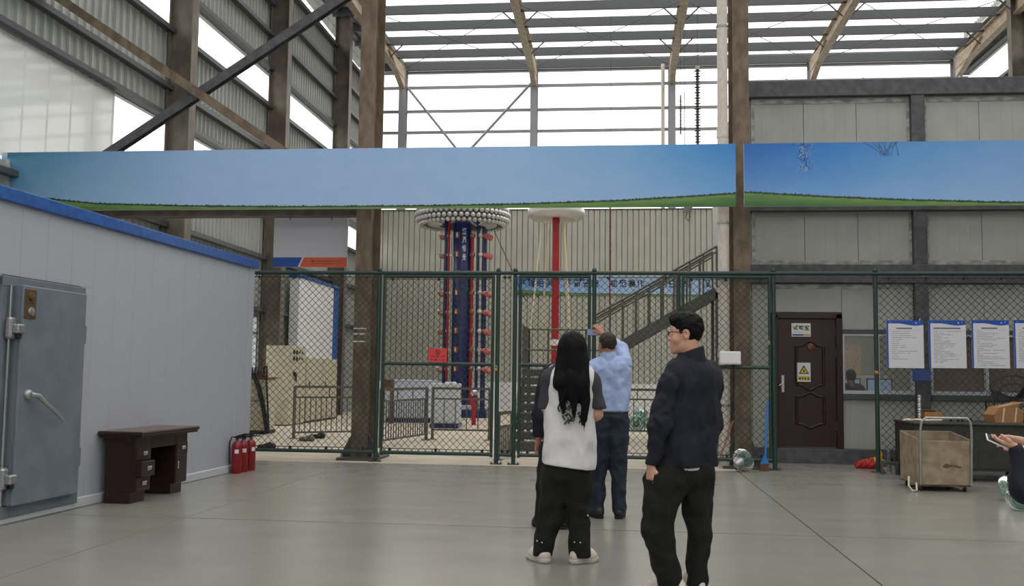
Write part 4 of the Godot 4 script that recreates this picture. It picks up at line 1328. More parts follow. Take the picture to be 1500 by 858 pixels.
# ---------------------------------------------------------------- the test area behind the fence
func guard(label: String, a: Vector3, b: Vector3, h: float, gap: float, low := 0.12) -> Node3D:
	a.y = 0
	b.y = 0
	var o := thing("guard_rail", label, "railing", (a + b) * 0.5, "grey steel railings inside the fence")
	var d := (b - a).normalized()
	var l := a.distance_to(b)
	var p := -d * l * 0.5
	var q := d * l * 0.5
	var u := Vector3.UP
	part("top_rail", MB.new().beam(p + u * h, q + u * h, 0.05, 0.05), M.rail, o)
	part("mid_rail", MB.new().beam(p + u * (h - 0.21), q + u * (h - 0.21), 0.035, 0.035), M.rail, o)
	part("bottom_rail", MB.new().beam(p + u * low, q + u * low, 0.035, 0.035), M.rail, o)
	var n := maxi(2, roundi(l / gap))
	for i in range(1, n):
		var c := p + d * l * (float(i) / n)
		part("baluster", MB.new().rod(c + u * low, c + u * (h - 0.21), 0.011, 6, false), M.rail, o)
	for i in [0, n]:
		var c := p + d * l * (float(i) / n)
		part("post", MB.new().beam(c, c + u * h, 0.05, 0.05, d), M.rail, o)
		part("post_foot", MB.new().box(c + u * 0.006, Vector3(0.14, 0.012, 0.14)), M.rail, o)
	var m := maxi(1, roundi(l / 0.7))
	for i in range(1, m):
		var c := p + d * l * (float(i) / m)
		part("upright", MB.new().rod(c + u * (h - 0.21), c + u * h, 0.012, 6, false), M.rail, o)
	return o

func disc_insulator(label: String, pos: Vector3, b: Basis, size := 1.0) -> Node3D:    # cap and pin glass disc
	var o := thing("glass_insulator", label, "insulator", pos, "loose glass insulators")
	o.basis = b * size
	part("cap", MB.new().lathe([Vector2(0, 0.15), Vector2(0.03, 0.15), Vector2(0.034, 0.12), Vector2(0.05, 0.1), Vector2(0.056, 0.05), Vector2(0.06, 0.035), Vector2(0, 0.035)], 18), M.zinc, o, "galvanised cap")
	part("shell", MB.new().lathe([Vector2(0.02, 0.05), Vector2(0.06, 0.045), Vector2(0.1, 0.03), Vector2(0.14, 0.0), Vector2(0.15, -0.03), Vector2(0.14, -0.035), Vector2(0.125, -0.01), Vector2(0.118, -0.045), Vector2(0.105, -0.045), Vector2(0.1, -0.005), Vector2(0.085, -0.05), Vector2(0.072, -0.05), Vector2(0.066, 0.0), Vector2(0.05, -0.04), Vector2(0.03, -0.02), Vector2(0.02, 0.05)], 28), M.green_glass, o, "clear green glass shell")
	part("pin", MB.new().lathe([Vector2(0, -0.1), Vector2(0.018, -0.1), Vector2(0.018, -0.085), Vector2(0.01, -0.08), Vector2(0.01, 0.02), Vector2(0, 0.02)], 12), M.zinc, o)
	return o

func string_of(called: String, label: String, a: Vector3, b: Vector3, r: float, gap: float, mat: Material) -> void:   # a hanging long-rod insulator
	var o := thing(called, label, "insulator", Vector3(b.x, b.y, b.z), "hanging insulator strings")
	var l := a.y - b.y
	part("core", MB.new().rod(Vector3.ZERO, Vector3(0, l, 0), r * 0.4, 8), mat, o)
	var n := int(l / gap)
	var disc := [MB.new().lathe([Vector2(r * 0.4, gap * 0.25), Vector2(r, 0), Vector2(r * 0.4, -gap * 0.1)], 10).mesh(), MB.new().lathe([Vector2(r * 0.4, gap * 0.25), Vector2(r * 0.75, 0), Vector2(r * 0.4, -gap * 0.1)], 10).mesh()]
	for i in n:
		var m := MeshInstance3D.new()
		m.name = "insulator_shed"
		m.mesh = disc[i % 2]
		m.material_override = mat
		m.position = Vector3(0, (i + 0.5) * l / n, 0)
		o.add_child(m, true)
	part("end_fitting", MB.new().rod(Vector3(0, l, 0), Vector3(0, l + 0.12, 0), r * 0.6, 8), M.zinc, o)
	part("end_fitting", MB.new().rod(Vector3(0, -0.1, 0), Vector3.ZERO, r * 0.6, 8), M.zinc, o)
	part("wire", MB.new().rod(Vector3(0, l + 0.1, 0), Vector3(0, roof_h(b.z) - 0.3 - b.y, 0), 0.006, 4, false), M.rubber, o)

func build_test_area() -> void:
	guard("grey railing to the left of the brown column, in front of the cabinets", ground(430, 642), ground(530, 640), 1.03, 0.11)
	guard("slanting grey railing with close bars just right of the left column", Vector3(at(558, 600, 17.6).x, 0, -17.6), Vector3(at(625, 600, 19.8).x, 0, -19.8), 1.03, 0.115)
	guard("grey railing gate in front of the blue tower base", Vector3(at(634, 600, 20.0).x, 0, -20.0), Vector3(at(717, 600, 20.0).x, 0, -20.0), 1.03, 0.25, 0.2)
	guard("short railing seen through the narrow strip of mesh", Vector3(at(730, 640, 15.5).x, 0, -15.5), Vector3(at(750, 640, 16.2).x, 0, -16.2), 0.72, 0.09, 0.08)
	guard("dark railing in front of the glass insulator pile, right of the filming man", Vector3(at(880, 600, 22.0).x, 0, -22.0), Vector3(at(1042, 600, 22.0).x, 0, -22.0), 1.03, 0.24, 0.14)

	# control cabinets
	var c := thing("control_cabinet", "tall beige control cabinet with round gauges at its top", "cabinet", Vector3(-8.06 - 0.3, 0, -24.6), "control cabinets")
	part("body", MB.new().box(Vector3(0, 1.0, 0), Vector3(0.6, 1.95, 1.3), Basis.IDENTITY, 0.01), M.beige, c)
	part("base", MB.new().box(Vector3(0, 0.04, 0), Vector3(0.58, 0.1, 1.28)), M.black, c)
	part("gauge_panel", MB.new().box(Vector3(0.305, 1.75, 0), Vector3(0.012, 0.36, 1.2), Basis.IDENTITY, 0.004), M.beige, c)
	for k in 8:
		part("gauge" if k < 4 else "lamp_button", MB.new().rod(Vector3(0.31, 1.82 - 0.16 * (k % 2), 0.35 - 0.22 * (k / 2)), Vector3(0.33, 1.82 - 0.16 * (k % 2), 0.35 - 0.22 * (k / 2)), 0.06 if k < 4 else 0.035, 12), M.black, c)
	part("door", MB.new().box(Vector3(0.305, 0.85, 0), Vector3(0.014, 1.4, 1.2), Basis.IDENTITY, 0.005), M.beige, c)
	part("switch", MB.new().box(Vector3(0.33, 1.28, 0.3), Vector3(0.05, 0.1, 0.16), Basis.IDENTITY, 0.008).box(Vector3(0.35, 1.18, 0.25), Vector3(0.03, 0.16, 0.05)), M.black, c)
	for k in 5:
		part("louvre", MB.new().box(Vector3(0.315, 0.25 + k * 0.07, 0), Vector3(0.02, 0.02, 0.9), Basis.IDENTITY, 0.005), M.beige, c)
	for k in 2:
		c = thing("control_cabinet", ["lower beige cabinet standing right behind the tall gauge cabinet", "last beige cabinet of the row, beside the blue edged white wall"][k], "cabinet", Vector3(-8.36, 0, -26.05 - k * 1.45), "control cabinets")
		part("body", MB.new().box(Vector3(0, 0.88, 0), Vector3(0.6, 1.65, 1.4), Basis.IDENTITY, 0.01), M.beige, c)
		part("base", MB.new().box(Vector3(0, 0.03, 0), Vector3(0.58, 0.08, 1.38)), M.black, c)
		part("door", MB.new().box(Vector3(0.305, 0.88, 0), Vector3(0.014, 1.5, 1.3), Basis.IDENTITY, 0.005), M.beige, c)
		part("handle", MB.new().box(Vector3(0.32, 1.0, 0.5), Vector3(0.03, 0.14, 0.03)), M.black, c)
	# transformer with its bushings and cables
	var g := ground(388, 636)
	c = thing("transformer", "beige transformer tank with a row of dark bushings and thick black cables", "transformer", Vector3(g.x - 0.5, 0, g.z - 0.3))
	part("tank", MB.new().box(Vector3(0, 0.62, 0), Vector3(1.0, 1.1, 0.6), Basis.IDENTITY, 0.015), M.beige, c)
	part("base", MB.new().box(Vector3(0, 0.04, 0), Vector3(1.02, 0.08, 0.62)), M.black, c)
	part("lid", MB.new().box(Vector3(0, 1.19, 0), Vector3(1.08, 0.04, 0.66), Basis.IDENTITY, 0.008), M.brown_string, c)
	part("seam", MB.new().box(Vector3(0, 0.7, 0.3), Vector3(1.0, 0.02, 0.012)), M.rail, c)
	for k in 6:
		part("bushing", MB.new().lathe([Vector2(0.03, 0), Vector2(0.035, 0.03), Vector2(0.02, 0.05), Vector2(0.032, 0.08), Vector2(0.018, 0.1), Vector2(0.026, 0.13), Vector2(0.01, 0.15), Vector2(0.01, 0.2), Vector2(0, 0.2)], 10, Transform3D(Basis.IDENTITY, Vector3(0.1 + k * 0.066, 1.21, 0.1))), M.brown_string if k % 2 else M.black, c)
	for k in 2:
		part("cable", MB.new().tube([Vector3(0.1 + k * 0.07, 1.4, 0.1), Vector3(0.2 + k * 0.06, 1.3, 0.34), Vector3(0.36 + k * 0.06, 0.95, 0.42), Vector3(0.5 + k * 0.05, 0.5, 0.46), Vector3(0.6 + k * 0.05, 0.03, 0.5)], 0.026, 8), M.rubber, c)
	part("cable", MB.new().tube([Vector3(0.35, 1.4, 0.1), Vector3(0.46, 1.44, 0.2), Vector3(0.52, 1.1, 0.35), Vector3(0.6, 0.4, 0.42), Vector3(0.64, 0.03, 0.45)], 0.02, 8), M.rubber, c)

	# narrow white riser with a blue corner
	var rz0 := side(436, 470, -8.72).z
	var rz1 := side(487, 470, -8.72).z
	c = thing("panel_riser", "tall white panel wall with a dark blue corner strip behind the cabinets", "panel", Vector3(-8.88, 0, rz0))
	for k in 3:
		part("panel", MB.new().span(Vector3(-0.09, 0, lerpf(0, rz1 - rz0, (k + 1) / 3.0) + 0.003), Vector3(0.18, 3.92, lerpf(0, rz1 - rz0, k / 3.0) - 0.003), 0.006), M.white, c)
	part("corner_strip", MB.new().span(Vector3(-0.09, 0, rz1 - rz0 - 0.5), Vector3(0.2, 3.9, rz1 - rz0), 0.01), M.blue_trim, c, "dark blue corner strip")
	part("roof_roll", MB.new().span(Vector3(-0.09, 3.92, rz1 - rz0 - 0.5), Vector3(0.22, 4.0, 0.05), 0.01), M.blue_trim, c)
	# rags on the yard floor
	var rags := [[390.0, 659.0, "dark pointed scrap on the floor near the left end of the fence", M.rubber, Vector3(0.13, 0.1, 0.09)], [449.0, 646.0, "pale grey lump on the floor in front of the left railing", M.rail, Vector3(0.15, 0.09, 0.1)], [466.0, 642.0, "dark lump right of the pale lump in front of the left railing", M.black, Vector3(0.12, 0.08, 0.1)]]
	for r in rags:
		g = ground(r[0], r[1])
		var f := Field.new(g + Vector3(-0.25, -0.03, -0.2), g + Vector3(0.25, 0.25, 0.2), 0.015)
		f.cone(g + Vector3(-0.1, 0.03, 0), g + Vector3(0.09, 0.05, 0), r[4].y * 0.6, r[4].y * 0.8, 0.03)
		f.cone(g + Vector3(0.0, 0.04, 0.03), g + Vector3(0.06, 0.1, 0), 0.05, 0.03, 0.03)
		f.crease(0.02, Vector3(9, 9, 9), int(r[0]))
		f.keep(g + Vector3(0, 0.002, 0), Vector3.DOWN)
		var mb := MB.new()
		f.into(mb)
		single("cloth_scrap", mb, r[3], r[2], "scrap", "scraps on the yard floor")

	# low equipment behind the slanting railing
	var e := at(603, 582, 27.0)
	c = thing("equipment_box", "long low pale blue equipment box behind the slanting railing", "box", Vector3(e.x, 0, -27.0))
	part("body", MB.new().box(Vector3(0, 0.62, 0), Vector3(1.15, 1.0, 0.8), Basis.IDENTITY, 0.02), M.pale_blue, c)
	part("skid", MB.new().box(Vector3(0, 0.06, 0), Vector3(1.2, 0.12, 0.84)), M.navy_tube, c)
	part("lid", MB.new().box(Vector3(0, 1.13, 0), Vector3(1.19, 0.04, 0.84), Basis.IDENTITY, 0.008), M.pale_blue, c)
	e = at(654, 582, 24.5)
	c = thing("equipment_box", "light grey upright equipment cabinet with a white cap, left of the tower foot", "box", Vector3(e.x, 0, -24.5))
	part("body", MB.new().box(Vector3(0, 0.6, 0), Vector3(0.66, 0.98, 0.6), Basis.IDENTITY, 0.015), M.light_grey, c)
	part("door", MB.new().box(Vector3(0.0, 0.6, 0.305), Vector3(0.6, 0.9, 0.012), Basis.IDENTITY, 0.004), M.light_grey, c)
	part("cap", MB.new().box(Vector3(0.1, 1.11, 0), Vector3(0.26, 0.04, 0.3), Basis.IDENTITY, 0.01), M.white, c)
	part("skid", MB.new().box(Vector3(0, 0.055, 0), Vector3(0.7, 0.11, 0.64)), M.navy_tube, c)
	e = at(568, 560, 26.0)
	c = thing("crate", "small brown crate on legs at the left end of the pale blue box", "crate", Vector3(e.x, 0, -26.0))
	part("box", MB.new().box(Vector3(0, 1.05, 0), Vector3(0.3, 0.22, 0.3), Basis.IDENTITY, 0.01), M.brown_board, c)
	for q in [[-1, -1], [1, -1], [1, 1], [-1, 1]]:
		part("leg", MB.new().span(Vector3(q[0] * 0.12 - 0.02, 0, q[1] * 0.12 - 0.02), Vector3(q[0] * 0.12 + 0.02, 0.95, q[1] * 0.12 + 0.02)), M.brown_board, c)
	e = at(694, 600, 26.0)
	c = thing("sphere_gap", "small red post with a silver ball on top beside the tower foot", "electrode", Vector3(e.x, 0, -26.0))
	part("post", MB.new().rod(Vector3.ZERO, Vector3(0, 0.75, 0), 0.06, 12), M.red_post, c)
	part("ball", MB.new().ball(Vector3(0, 0.85, 0), Vector3(0.1, 0.1, 0.1), 16, 10), M.chrome, c)
	build_tower()
	build_divider()
	build_stairs()

	# lettered banner on the far wall
	var lft := at(757, 418, 35.7)
	var bw := 7.6
	c = thing("slogan_banner", "blue banner with black characters and a green hill on the far wall", "banner", Vector3(lft.x + bw * 0.5, 4.2, -35.81))
	var im := landscape(1520, 140, [rgb(60, 120, 190), rgb(130, 164, 208), rgb(156, 180, 212), rgb(158, 182, 212), rgb(158, 182, 212)], [0.74, 0.88, 0.93, 0.95, 0.97], 21)
	var x := 8.0
	for word in ["严谨把关", "严密管理", "规范操作", "守住底线", "保"]:
		write(im, word, x, 24, 56, Vector2(66, 0), rgb(24, 26, 32), 0.1)
		x += 330.0
	board("sheet", Vector3(lft.x + bw * 0.5, 4.55, -35.81), bw, 0.7, 0.03, im, M.white, c)
	var fl := at(1006, 307, 35.67)
	c = thing("flood_lamp", "small flood lamp hanging from the sill of the far windows", "lamp", fl, "", 0.3)
	part("head", MB.new().box(Vector3(0, 0, 0.1), Vector3(0.3, 0.24, 0.12), Basis(Vector3.RIGHT, 0.4), 0.02), M.zinc, c)
	part("bracket", MB.new().tube([Vector3(-0.17, 0, 0.1), Vector3(-0.17, 0.14, -0.1), Vector3(0.17, 0.14, -0.1), Vector3(0.17, 0, 0.1)], 0.015, 6), M.rubber, c)
	part("cable", MB.new().tube([Vector3(0, -0.1, 0.05), Vector3(-0.08, -0.3, 0.08), Vector3(0.05, -0.42, 0.05), Vector3(0.14, -0.25, 0), Vector3(0.1, 0.1, -0.1)], 0.012, 6), M.rubber, c)
	# hanging insulator strings
	string_of("insulator_string", "long red-brown ribbed insulator string hanging in front of the far wall", at(893, 300, 30.58), at(893, 500, 30.58), 0.055, 0.06, M.brown_string)
	string_of("insulator_string", "thickest dark insulator string against the far windows, nearest the white pipe", at(1022, 102, 30.58), at(1022, 226, 30.58), 0.11, 0.085, M.dark_string)
	string_of("insulator_string", "short dark insulator string against the far windows, beside the window column", at(997, 145, 30.58), at(997, 192, 30.58), 0.055, 0.05, M.dark_string)
	string_of("insulator_string", "thin grey insulator rod between the short and the thick hanging strings", at(1003, 140, 30.58), at(1003, 220, 30.58), 0.03, 0.05, M.dark_string)
	# glass insulators on the yard floor
	e = ground(932, 632)
	disc_insulator("large glass insulator facing the hall behind the dark railing", Vector3(e.x, 0.2, e.z), Basis(Vector3.RIGHT, -PI / 2 + 0.1), 1.35)
	disc_insulator("glass insulator right of the large one, leaning on it", Vector3(e.x + 0.34, 0.19, e.z - 0.1), Basis(Vector3.UP, -0.6) * Basis(Vector3.RIGHT, -PI / 2 + 0.3), 1.2)
	disc_insulator("glass insulator lying on the pair behind the dark railing", Vector3(e.x + 0.12, 0.42, e.z - 0.2), Basis(Vector3.RIGHT, -0.9), 1.2)

func build_tower() -> void:
	var d := 31.0
	var base := at(673, 606, d)
	var t := thing("impulse_generator", "tall dark blue impulse voltage generator tower with a beaded metal ring on top", "tower", Vector3(base.x, 0, -d))
	var X := func(px: float) -> float: return at(px, 430, d).x - base.x
	var H := func(py: float) -> float: return at(673, py, d).y
	part("base", MB.new().box(Vector3(0, 0.12, 0), Vector3(1.9, 0.24, 1.6), Basis.IDENTITY, 0.02), M.navy_tube, t)
	part("base_step", MB.new().box(Vector3(0, 0.3, 0), Vector3(1.1, 0.14, 1.1), Basis.IDENTITY, 0.02), M.light_grey, t)
	part("core", MB.new().lathe([Vector2(0, 0.36), Vector2(0.29, 0.36), Vector2(0.29, H.call(325.0) - 0.12), Vector2(0.22, H.call(322.0)), Vector2(0, H.call(322.0))], 32), M.navy_tube, t)
	for q in [[652.5, 0.05, M.navy_tube, 316.0], [657.0, 0.042, M.red_post, 316.0], [691.5, 0.055, M.red_post, 344.0], [700.0, 0.05, M.navy_tube, 318.0], [708.0, 0.05, M.navy_tube, 318.0]]:
		part("rod", MB.new().rod(Vector3(X.call(q[0]), 0.24, 0.1), Vector3(X.call(q[0]), H.call(q[3]), 0.1), q[1], 12), q[2], t)
	for q in [[652.5, -0.35], [708.0, -0.35]]:
		part("rod", MB.new().rod(Vector3(X.call(q[0]), 0.24, q[1]), Vector3(X.call(q[0]), H.call(318.0), q[1]), 0.05, 12), M.navy_tube, t)
	for k in 8:
		var h: float = H.call(346.0 + 27.7 * k)
		var st := part("stage", MB.new().beam(Vector3(X.call(645.0), h, 0.1), Vector3(-0.28, h, 0.1), 0.05, 0.07).beam(Vector3(0.28, h, 0.1), Vector3(X.call(712.0), h, 0.1), 0.05, 0.07), M.alu, t)
		part("electrode", MB.new().ball(Vector3(X.call(647.5), h - 0.05, 0.12), Vector3(0.1, 0.08, 0.08), 12, 8, Basis(Vector3.BACK, -0.35)), M.copper, st)
		part("arm_head", MB.new().ball(Vector3(X.call(643.5), h + 0.03, 0.12), Vector3(0.07, 0.035, 0.05), 10, 6), M.alu, st)
		part("gap_ball", MB.new().ball(Vector3(X.call(693.0), h, 0.18), Vector3(0.07, 0.1, 0.07), 10, 8), M.copper, st)
		part("gap_ball", MB.new().ball(Vector3(X.call(704.0), h, 0.18), Vector3(0.08, 0.08, 0.08), 10, 8), M.alu, st)
		part("resistor", MB.new().tube([Vector3(X.call(708.0), h, 0.15), Vector3(X.call(714.0), h - 0.03, 0.15), Vector3(X.call(721.0), h - 0.1, 0.15)], [0.05, 0.1, 0.08], 12), M.coral, st)
		part("bracket", MB.new().box(Vector3(X.call(671.5), h, 0.29), Vector3(0.15, 0.2, 0.05), Basis.IDENTITY, 0.01), M.brown_string, st)
		part("bracket_plate", MB.new().box(Vector3(X.call(671.5) - 0.02, h, 0.318), Vector3(0.05, 0.14, 0.02), Basis.IDENTITY, 0.005), M.tape, st)
	# beaded ring
	var hc: float = (H.call(303.0) + H.call(331.0)) * 0.5
	var mb := MB.new()
	for row in 8:
		var a := -0.95 + row * 0.5
		var rr := 1.12 + 0.33 * cos(a)
		var y := hc + 0.33 * sin(a)
		var n := 50
		for i in n:
			var f := TAU * (i + 0.5 * (row % 2)) / n
			var o := Vector3(cos(f) * cos(a), sin(a), sin(f) * cos(a))
			mb.ball(Vector3(cos(f) * rr, y, sin(f) * rr), Vector3(0.082, 0.082, 0.082), 8, 6)
	part("bead_ring", mb, M.alu, t, "rows of round metal electrodes", "stuff")
	part("ring_frame", MB.new().ring(Vector3(0, hc, 0), 1.12, 0.29, 48, 12), M.girt, t)
	for i in 16:
		var f := TAU * i / 16.0
		part("ring_spoke", MB.new().rod(Vector3(cos(f) * 0.25, hc - 0.05, sin(f) * 0.25), Vector3(cos(f) * 1.1, hc - 0.22, sin(f) * 1.1), 0.03, 6), M.alu, t)
	for i in 14:
		var f := -0.75 + 0.11 * i
		part("ring_tube", MB.new().rod(Vector3(cos(f) * 0.75, hc - 0.34, sin(f) * 0.75), Vector3(cos(f) * 1.28, hc - 0.22, sin(f) * 1.28), 0.028, 6), M.alu, t)
		part("ring_tube", MB.new().rod(Vector3(-cos(f) * 0.75, hc - 0.34, sin(f) * 0.75), Vector3(-cos(f) * 1.28, hc - 0.22, sin(f) * 1.28), 0.028, 6), M.alu, t)
	# the company name down the tube
	var im := canvas(64, 256, rgb(26, 42, 104))
	write(im, "江苏锦秀", 8, 6, 46, Vector2(0, 63), rgb(206, 214, 236), 0.12)
	var q := MB.new()
	var y1: float = H.call(334.0)
	var y0: float = H.call(386.0)
	var n := 6
	for i in n:
		var a0 := 0.12 + i * 0.09
		var a1 := a0 + 0.09
		var v := [Vector3(sin(a0), 0, cos(a0)), Vector3(sin(a1), 0, cos(a1))]
		var u0 := float(i) / n
		var u1 := float(i + 1) / n
		q.tri(v[0] * 0.292 + Vector3.UP * y0, v[1] * 0.292 + Vector3.UP * y0, v[1] * 0.292 + Vector3.UP * y1, v[0], v[1], v[1], Vector2(u0, 1), Vector2(u1, 1), Vector2(u1, 0))
		q.tri(v[0] * 0.292 + Vector3.UP * y0, v[1] * 0.292 + Vector3.UP * y1, v[0] * 0.292 + Vector3.UP * y1, v[0], v[1], v[0], Vector2(u0, 1), Vector2(u1, 0), Vector2(u0, 0))
	part("lettering", q, printed(im, 0.25), t, "white vertical characters")
	part("lead_wire", MB.new().rod(at(724, 338, d) - Vector3(base.x, 0, -d), at(770, 440, 29.5) - Vector3(base.x, 0, -d), 0.012, 5), M.rubber, t)

func build_divider() -> void:
	var d := 28.0
	var b := at(812.5, 560, d)
	var t := thing("voltage_divider", "slim red column with a smooth white ring on top, roped to the floor", "electrode", Vector3(b.x, 0, -d))
	var top := at(812, 318, d).y
	part("base", MB.new().box(Vector3(0, 0.1, 0), Vector3(1.3, 0.2, 1.3), Basis.IDENTITY, 0.02), M.light_grey, t)
	part("column", MB.new().rod(Vector3(0, 0.2, 0), Vector3(0, top, 0), 0.105, 20), M.red_post, t)
	part("clamp", MB.new().rod(Vector3(0, at(812, 506, d).y, 0), Vector3(0, at(812, 497, d).y, 0), 0.13, 20), M.white, t)
	part("top_ring", MB.new().ring(Vector3(0, at(812, 312, d).y, 0), 0.62, 0.2, 48, 16), M.toroid, t, "smooth white toroid")
	part("top_plate", MB.new().rod(Vector3(0, top - 0.02, 0), Vector3(0, top + 0.06, 0), 0.6, 32), M.toroid, t)
	part("crosspiece", MB.new().box(Vector3(0, at(812, 406, d).y, 0), Vector3(0.68, 0.07, 0.5), Basis.IDENTITY, 0.01), M.tape, t)
	for q in [[796.0, 781.0, 0.3, 1.2], [827.0, 837.0, 0.3, 1.2], [800.0, 792.0, -0.3, -1.2], [823.0, 830.0, -0.3, -1.2]]:
		var p0 := Vector3(at(q[0], 326, d).x - b.x, top - 0.12, q[2])
		var p1 := Vector3(at(q[1], 480, d).x - b.x, at(812, 482, d).y, q[2] + (q[3] - q[2]) * 0.6)
		part("rope", MB.new().rod(p0, p0 + (p1 - p0) * 2.0, 0.022, 6), M.rope, t)

func build_stairs() -> void:
	var d := 20.0
	var t := thing("steel_staircase", "dark steel staircase with a long slanting flight rising behind the man in glasses", "staircase", Vector3(-0.5, 0, -19.5))
	# first flight, straight away from the hall
	var xl := at(758, 600, 18.5).x
	var xr := at(822, 600, 18.5).x
	var n := 9
	for k in n:
		var h := 1.43 * (k + 1) / n
		var z := -17.4 - 2.1 * k / n
		wpart("tread", MB.new().span(Vector3(xl, h - 0.03, z - 0.24), Vector3(xr, h, z)), M.stair, t)
		wpart("riser", MB.new().span(Vector3(xl, h - 0.13, z - 0.02), Vector3(xr, h - 0.03, z - 0.01)), M.stair, t)
	for x in [xl, xr]:
		wpart("stringer", MB.new().beam(Vector3(x, 0.0, -17.3), Vector3(x, 1.36, -19.5), 0.05, 0.24), M.stair, t)
	var lx := at(885, 540, 20).x
	wpart("landing", MB.new().span(Vector3(xl, 1.35, -20.9), Vector3(lx, 1.43, -19.4)), M.stair, t)
	for x in [xl, lx]:
		for z in [-20.85, -19.45]:
			wpart("leg", MB.new().span(Vector3(x - 0.04, 0, z - 0.04), Vector3(x + 0.04, 1.36, z + 0.04)), M.stair, t)
	for x in [xl, lerpf(xl, lx, 0.25), lerpf(xl, lx, 0.5), lerpf(xl, lx, 0.75)]:
		wpart("rail_post", MB.new().rod(Vector3(x, 1.43, -20.85), Vector3(x, 2.28, -20.85), 0.018, 6), M.rail, t)
	for h in [1.85, 2.28]:
		wpart("handrail", MB.new().rod(Vector3(xl, h, -20.85), Vector3(lx, h, -20.85), 0.02, 6), M.rail, t)
		wpart("handrail", MB.new().rod(Vector3(xl, h, -20.85), Vector3(xl, h, -19.45), 0.02, 6), M.rail, t)
	for k in 5:
		wpart("rail_post", MB.new().rod(Vector3(xl, 1.43, -20.85 + 0.35 * k), Vector3(xl, 2.28, -20.85 + 0.35 * k), 0.018, 6), M.rail, t)
	# second flight, to the right
	for z in [0.0, 0.9]:
		var a := at(893, 517, d) - Vector3(0, 0, z)
		var b := at(1050, 428, d) - Vector3(0, 0, z)
		wpart("stringer", MB.new().beam(a, b, 0.06, 0.22), M.stair, t)
		var up := Vector3(0, 0.92, 0)
		wpart("handrail", MB.new().rod(a + up + Vector3(-0.3, -0.17, 0), b + up, 0.024, 8), M.rail, t)
		wpart("handrail", MB.new().rod(a + up * 0.88 + Vector3(-0.3, -0.17, 0), b + up * 0.88, 0.018, 8), M.rail, t)
		for k in 9:
			var p := a.lerp(b, k / 8.0)
			wpart("rail_post", MB.new().rod(p + Vector3(0, 0.1, 0), p + up, 0.02, 6), M.rail, t)
		wpart("top_post", MB.new().span(Vector3(b.x - 0.03, 0, b.z - 0.03), Vector3(b.x + 0.03, b.y, b.z + 0.03)), M.stair, t)
	var a := at(893, 517, d)
	var b := at(1050, 428, d)
	for k in 9:
		var p := a.lerp(b, (k + 0.5) / 9.0)
		wpart("tread", MB.new().span(p + Vector3(-0.13, 0.03, -0.9), p + Vector3(0.13, 0.06, 0)), M.stair, t)

